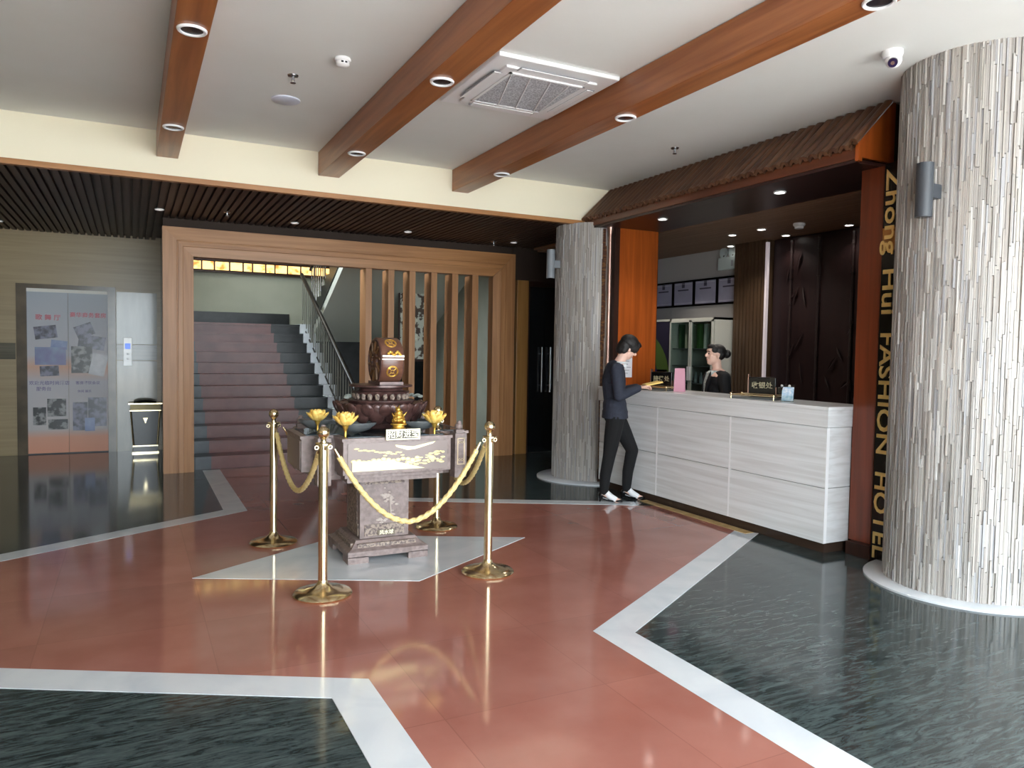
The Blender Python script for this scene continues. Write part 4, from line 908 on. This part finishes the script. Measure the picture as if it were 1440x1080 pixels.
def head(mb, c, R3, s=1.0):
    """head volumes about its centre; local x forward, y left, z up"""
    def P(x_, y_, z_): return Vector(c) + R3 @ (Vector((x_, y_, z_)) * s)
    def E(x_, y_, z_, a, b, d_): mb.ball(P(x_, y_, z_), s, 18, (a, b, d_), R3)
    E(-.012, 0, .030, .094, .075, .083); E(.020, 0, -.03, .066, .060, .078); E(.046, 0, -.078, .034, .032, .030); E(.0, .0, -.045, .06, .055, .06)
    E(.074, 0, .045, .016, .045, .02)
    mb.cyl(P(.080, 0, .022), P(.103, 0, -.014), .008 * s, .013 * s, 10); mb.ball(P(.099, 0, -.016), .0125 * s, 10)
    for sy in (-1, 1): mb.ball(P(.094, sy * .010, -.019), .008 * s, 8); E(.058, sy * .036, -.022, .022, .02, .024); E(-.008, sy * .074, -.006, .016, .008, .029); mb.ball(P(-.004, sy * .076, -.03), .009 * s, 8)
    E(.080, 0, -.047, .013, .022, .007); E(.078, 0, -.057, .012, .019, .007)
    return P
def face_bits(parent, P, s, R3):
    mb = MB()
    for sy in (-1, 1): mb.ball(P(.082, sy * .031, .010), .0095 * s, 12, (.7, 1.4, .75), R3)
    mb.build('eye', eye_m, parent, True); mb = MB()
    for sy in (-1, 1): mb.tube([P(.086, sy * .018, .032), P(.087, sy * .034, .037), P(.078, sy * .05, .031)], .003 * s, 6)
    mb.build('eyebrow', hair, parent, True)
    MB().ball(P(.0865, 0, -.0475), s, 12, (.008, .021, .0045), R3).ball(P(.0855, 0, -.0555), s, 12, (.008, .018, .005), R3).build('lips', lip, parent, True)

# --- standing woman at the counter (local x = the way she faces)
fx, fy = .86, -.51
t = thing('person', 'woman in navy jacket and black trousers standing at the counter with a yellow pad', 'person', (4.46, 6.42, .002), math.atan2(fy, fx))
# legs: back leg straight, front leg bent forward
hipB, hipF = (.0, -.085, .86), (.02, .085, .86)
kneeB, kneeF = (-.055, -.09, .48), (.195, .10, .52)
ankB, ankF = (-.10, -.10, .105), (.145, .10, .105)
b = MB()
hd = Matrix.Rotation(.62, 3, 'Y') @ Matrix.Rotation(.28, 3, 'Z')
HC = (.125, 0, 1.585)
P = head(b, HC, hd)
limb(b, [(.015, 0, 1.40), (.05, 0, 1.47), (.09, 0, 1.54)], [.062, .052, .052])
limb(b, [(0, 0, .90), (-.01, 0, 1.08), (-.02, 0, 1.25), (-.005, 0, 1.36)], [.115, .10, .115, .10])
b.ball((0, 0, .90), 1, 16, (.11, .155, .10)).ball((-.01, 0, 1.32), 1, 16, (.09, .16, .10))
for hip, kn, an in ((hipB, kneeB, ankB), (hipF, kneeF, ankF)):
    limb(b, [hip, kn, an], [.082, .052, .033])
    a = Vector(an); limb(b, [a, a + Vector((.06, 0, -.045)), a + Vector((.135, 0, -.083)), a + Vector((.165, 0, -.086))], [.034, .032, .026, .018])
    b.ball(a + Vector((-.012, 0, -.012)), .032, 10)
shR, shL = (-.005, -.165, 1.375), (-.005, .165, 1.375)
elR, elL = (.02, -.235, 1.10), (.04, .225, 1.12)
wrR, wrL = (.225, -.15, 1.185), (.235, .13, 1.18)
for sh, el, wr in ((shR, elR, wrR), (shL, elL, wrL)): limb(b, [sh, el, wr], [.052, .04, .025])
hand(b, wrR, (.9, .4, .22), (0, 0, 1), 1, .75); hand(b, wrL, (.85, -.45, .2), (0, 0, 1), -1, .7)
def reg1(c): return 0
body = fuse(b, 'body', skin, t, .0055, 2)
face_bits(t, P, 1.0, hd)
j = MB()
limb(j, [(0, 0, .985), (-.01, 0, 1.06), (-.02, 0, 1.25), (-.01, 0, 1.36)], [.12, .112, .125, .105])
j.ball((0, 0, .925), 1, 18, (.135, .172, .062)).ball((-.005, 0, .99), 1, 18, (.125, .155, .14)).ball((-.015, 0, 1.30), 1, 18, (.115, .178, .13)).ball((.005, 0, 1.38), 1, 16, (.08, .14, .06))
for sh, el, wr in ((shR, elR, wrR), (shL, elL, wrL)): limb(j, [sh, el, tuple(Vector(wr) - (Vector(wr) - Vector(el)).normalized() * .012)], [.068, .055, .040])
j.lathe([(.001, .855), (.168, .862), (.158, .93), (.13, 1.05), (.001, 1.06)], (0, 0, 0), 28, sx=.82, sy=1.08)
fuse(j, 'jacket', suit1, t, .006, 7)
tr = MB()
tr.ball((0, 0, .89), 1, 16, (.118, .160, .11))
for hip, kn, an in ((hipB, kneeB, ankB), (hipF, kneeF, ankF)): limb(tr, [hip, tuple((Vector(hip) * .5 + Vector(kn) * .5)), kn, tuple((Vector(kn) * .45 + Vector(an) * .55) + Vector((-.012, 0, 0))), tuple(Vector(an) + Vector((0, 0, .01)))], [.098, .085, .066, .058, .047])
fuse(tr, 'trousers', trous, t, .007, 3)
sc_ = MB(); sc_.torus((.045, 0, 1.435), .062, .012, n=24, k=8, sc=(1, 1.05, 1)); sc_.ball((.075, 0, 1.40), 1, 12, (.035, .04, .05))
sc_.build('shirt_collar', shirt, t, True)
hm = MB()
def hp(x_, y_, z_, a, b_, c_): hm.ball(P(x_, y_, z_), 1, 18, (a, b_, c_), hd)
hp(-.024, 0, .050, .106, .094, .086); hp(-.055, 0, .0, .068, .082, .085); hp(-.066, 0, -.05, .046, .07, .06); hp(.045, 0, .085, .055, .066, .032)
for sy in (-1, 1): hp(.012, sy * .068, .03, .05, .02, .05); hp(.052, sy * .058, .035, .028, .022, .05); hp(-.045, sy * .062, -.03, .035, .024, .055)
fuse(hm, 'hair', hair, t, .005, 1)
for an in (ankB, ankF):
    a = Vector(an); s_ = MB(); o_ = a.z
    s_.cyl(a + Vector((-.03, 0, -.045)), (a.x - .042, a.y, .004), .016, .007, 10)
    limb(s_, [a + Vector((-.028, 0, -.030)), a + Vector((-.03, 0, -.055))], [.030, .024])
    limb(s_, [a + Vector((-.02, 0, -.058)), a + Vector((.06, 0, -.082)), a + Vector((.12, 0, -.095)), a + Vector((.185, 0, -.096))], [.020, .016, .012, .008])
    s_.ball(a + Vector((.150, 0, -.086)), 1, 12, (.048, .036, .016)); s_.ball(a + Vector((.075, 0, -.082)), 1, 12, (.05, .028, .012))
    for v_ in range(len(s_.v)): s_.v[v_] = (s_.v[v_][0], s_.v[v_][1], max(.001, s_.v[v_][2]))
    fuse(s_, 'high_heel_shoe', shoe_m, t, .004, 1)
    k_ = MB(); limb(k_, [a + Vector((0, 0, .01)), a + Vector((.06, 0, -.043)), a + Vector((.115, 0, -.072))], [.0365, .0345, .029]); fuse(k_, 'stocking', shirt, t, .005, 1)
MB().torus(P(-.004, -.083, -.032), .007, .002, n=10, k=5).build('earring', gold, t, True)
fwd = Vector((fx, fy, 0)); latv = Vector((-fy, fx, 0)); org = Vector((4.46, 6.42, 0))
nt_ = thing('notepad', 'yellow notepad held by the standing woman over the counter', 'notepad', tuple(org + fwd * .375 + Vector((0, 0, 1.232))), math.atan2(fy, fx) + .1)
nb = MB().box(-.085, .085, -.115, .115, -.006, .004).build('pages', paper_y, nt_); nb.rotation_euler = (0, -.22, 0)
nb = MB().box(-.088, .088, -.118, .118, -.010, -.006).build('cover', mat('cover_gold', (200, 156, 70), .5), nt_); nb.rotation_euler = (0, -.22, 0)
# --- receptionist behind the counter
rx, ry = -.95, .32
t = thing('person', 'smiling receptionist with hair in a bun and black suit standing behind the counter', 'person', (5.62, 6.20, 0), math.atan2(ry, rx))
b = MB(); hd2 = Matrix.Rotation(-.05, 3, 'Y') @ Matrix.Rotation(.0, 3, 'Z'); HC2 = (.03, 0, 1.53)
P2 = head(b, HC2, hd2)
limb(b, [(-.005, 0, 1.32), (.0, 0, 1.38), (.012, 0, 1.47)], [.062, .05, .05])
limb(b, [(0, 0, .88), (0, 0, 1.05), (-.01, 0, 1.2), (-.01, 0, 1.30)], [.115, .10, .11, .10]); b.ball((0, 0, .88), 1, 16, (.11, .155, .10)).ball((0, 0, 1.27), 1, 16, (.09, .16, .10))
for sy in (-1, 1):
    limb(b, [(0, sy * .085, .86), (.01, sy * .085, .46), (-.02, sy * .085, .085)], [.085, .053, .035]); limb(b, [(-.02, sy * .085, .07), (.06, sy * .09, .04), (.15, sy * .095, .022)], [.034, .03, .02])
    limb(b, [(-.01, sy * .165, 1.30), (-.02, sy * .205, 1.04), (.17, sy * .14, .93)], [.052, .042, .026])
    hand(b, (.17, sy * .14, .93), (.9, -sy * .3, -.05), (0, 0, 1), -sy, .5)
fuse(b, 'body', skin, t, .0055, 2); face_bits(t, P2, 1.0, hd2)
j = MB()
limb(j, [(0, 0, .86), (0, 0, 1.02), (-.015, 0, 1.18), (-.015, 0, 1.29)], [.125, .113, .122, .105]); j.ball((-.015, 0, 1.25), 1, 18, (.112, .178, .12)).ball((-.01, 0, 1.32), 1, 16, (.075, .15, .055)).ball((0, 0, .88), 1, 16, (.13, .17, .11))
for sy in (-1, 1): limb(j, [(-.01, sy * .165, 1.295), (-.02, sy * .208, 1.04), (.155, sy * .142, .935)], [.068, .056, .040])
fuse(j, 'jacket', suit2, t, .007, 3)
tr = MB(); tr.ball((0, 0, .84), 1, 16, (.125, .165, .13)).lathe([(.001, .48), (.155, .48), (.17, .8), (.001, .82)], n=28, sx=.8, sy=1.05); fuse(tr, 'skirt', suit2, t, .008, 3)
MB().extr([(.088, -.062, 1.345), (.088, .062, 1.345), (.122, .05, 1.24), (.134, .014, 1.06), (.134, -.014, 1.06), (.122, -.05, 1.24)], (.008, 0, 0)).torus((.004, 0, 1.352), .064, .014, n=24, k=8).ball((.06, 0, 1.335), 1, 12, (.052, .055, .034)).build('blouse', sheer, t, True)
for sy in (-1, 1): MB().extr([(.09, sy * .055, 1.355), (.108, sy * .095, 1.29), (.136, sy * .045, 1.14), (.140, sy * .008, 1.05), (.130, sy * .045, 1.24)], (.012, 0, 0)).build('lapel', suit2, t)
hm = MB()
def hp2(x_, y_, z_, a, b_, c_): hm.ball(P2(x_, y_, z_), 1, 18, (a, b_, c_), hd2)
hp2(-.028, 0, .048, .092, .083, .074); hp2(-.05, 0, .015, .066, .078, .07); hp2(.04, 0, .090, .05, .06, .028); hp2(-.135, 0, .022, .042, .05, .048); hp2(-.10, 0, .02, .03, .03, .03)
for sy in (-1, 1): hp2(.02, sy * .060, .055, .045, .018, .035)
fuse(hm, 'hair', hair, t, .005, 1)
for sy in (-1, 1):
    s_ = MB(); limb(s_, [(-.04, sy * .085, .04), (.05, sy * .09, .025), (.165, sy * .095, .018)], [.032, .028, .018]); s_.v = [(a, b_, max(.001, c_)) for a, b_, c_ in s_.v]; fuse(s_, 'shoe', shoe_m, t, .005, 1)
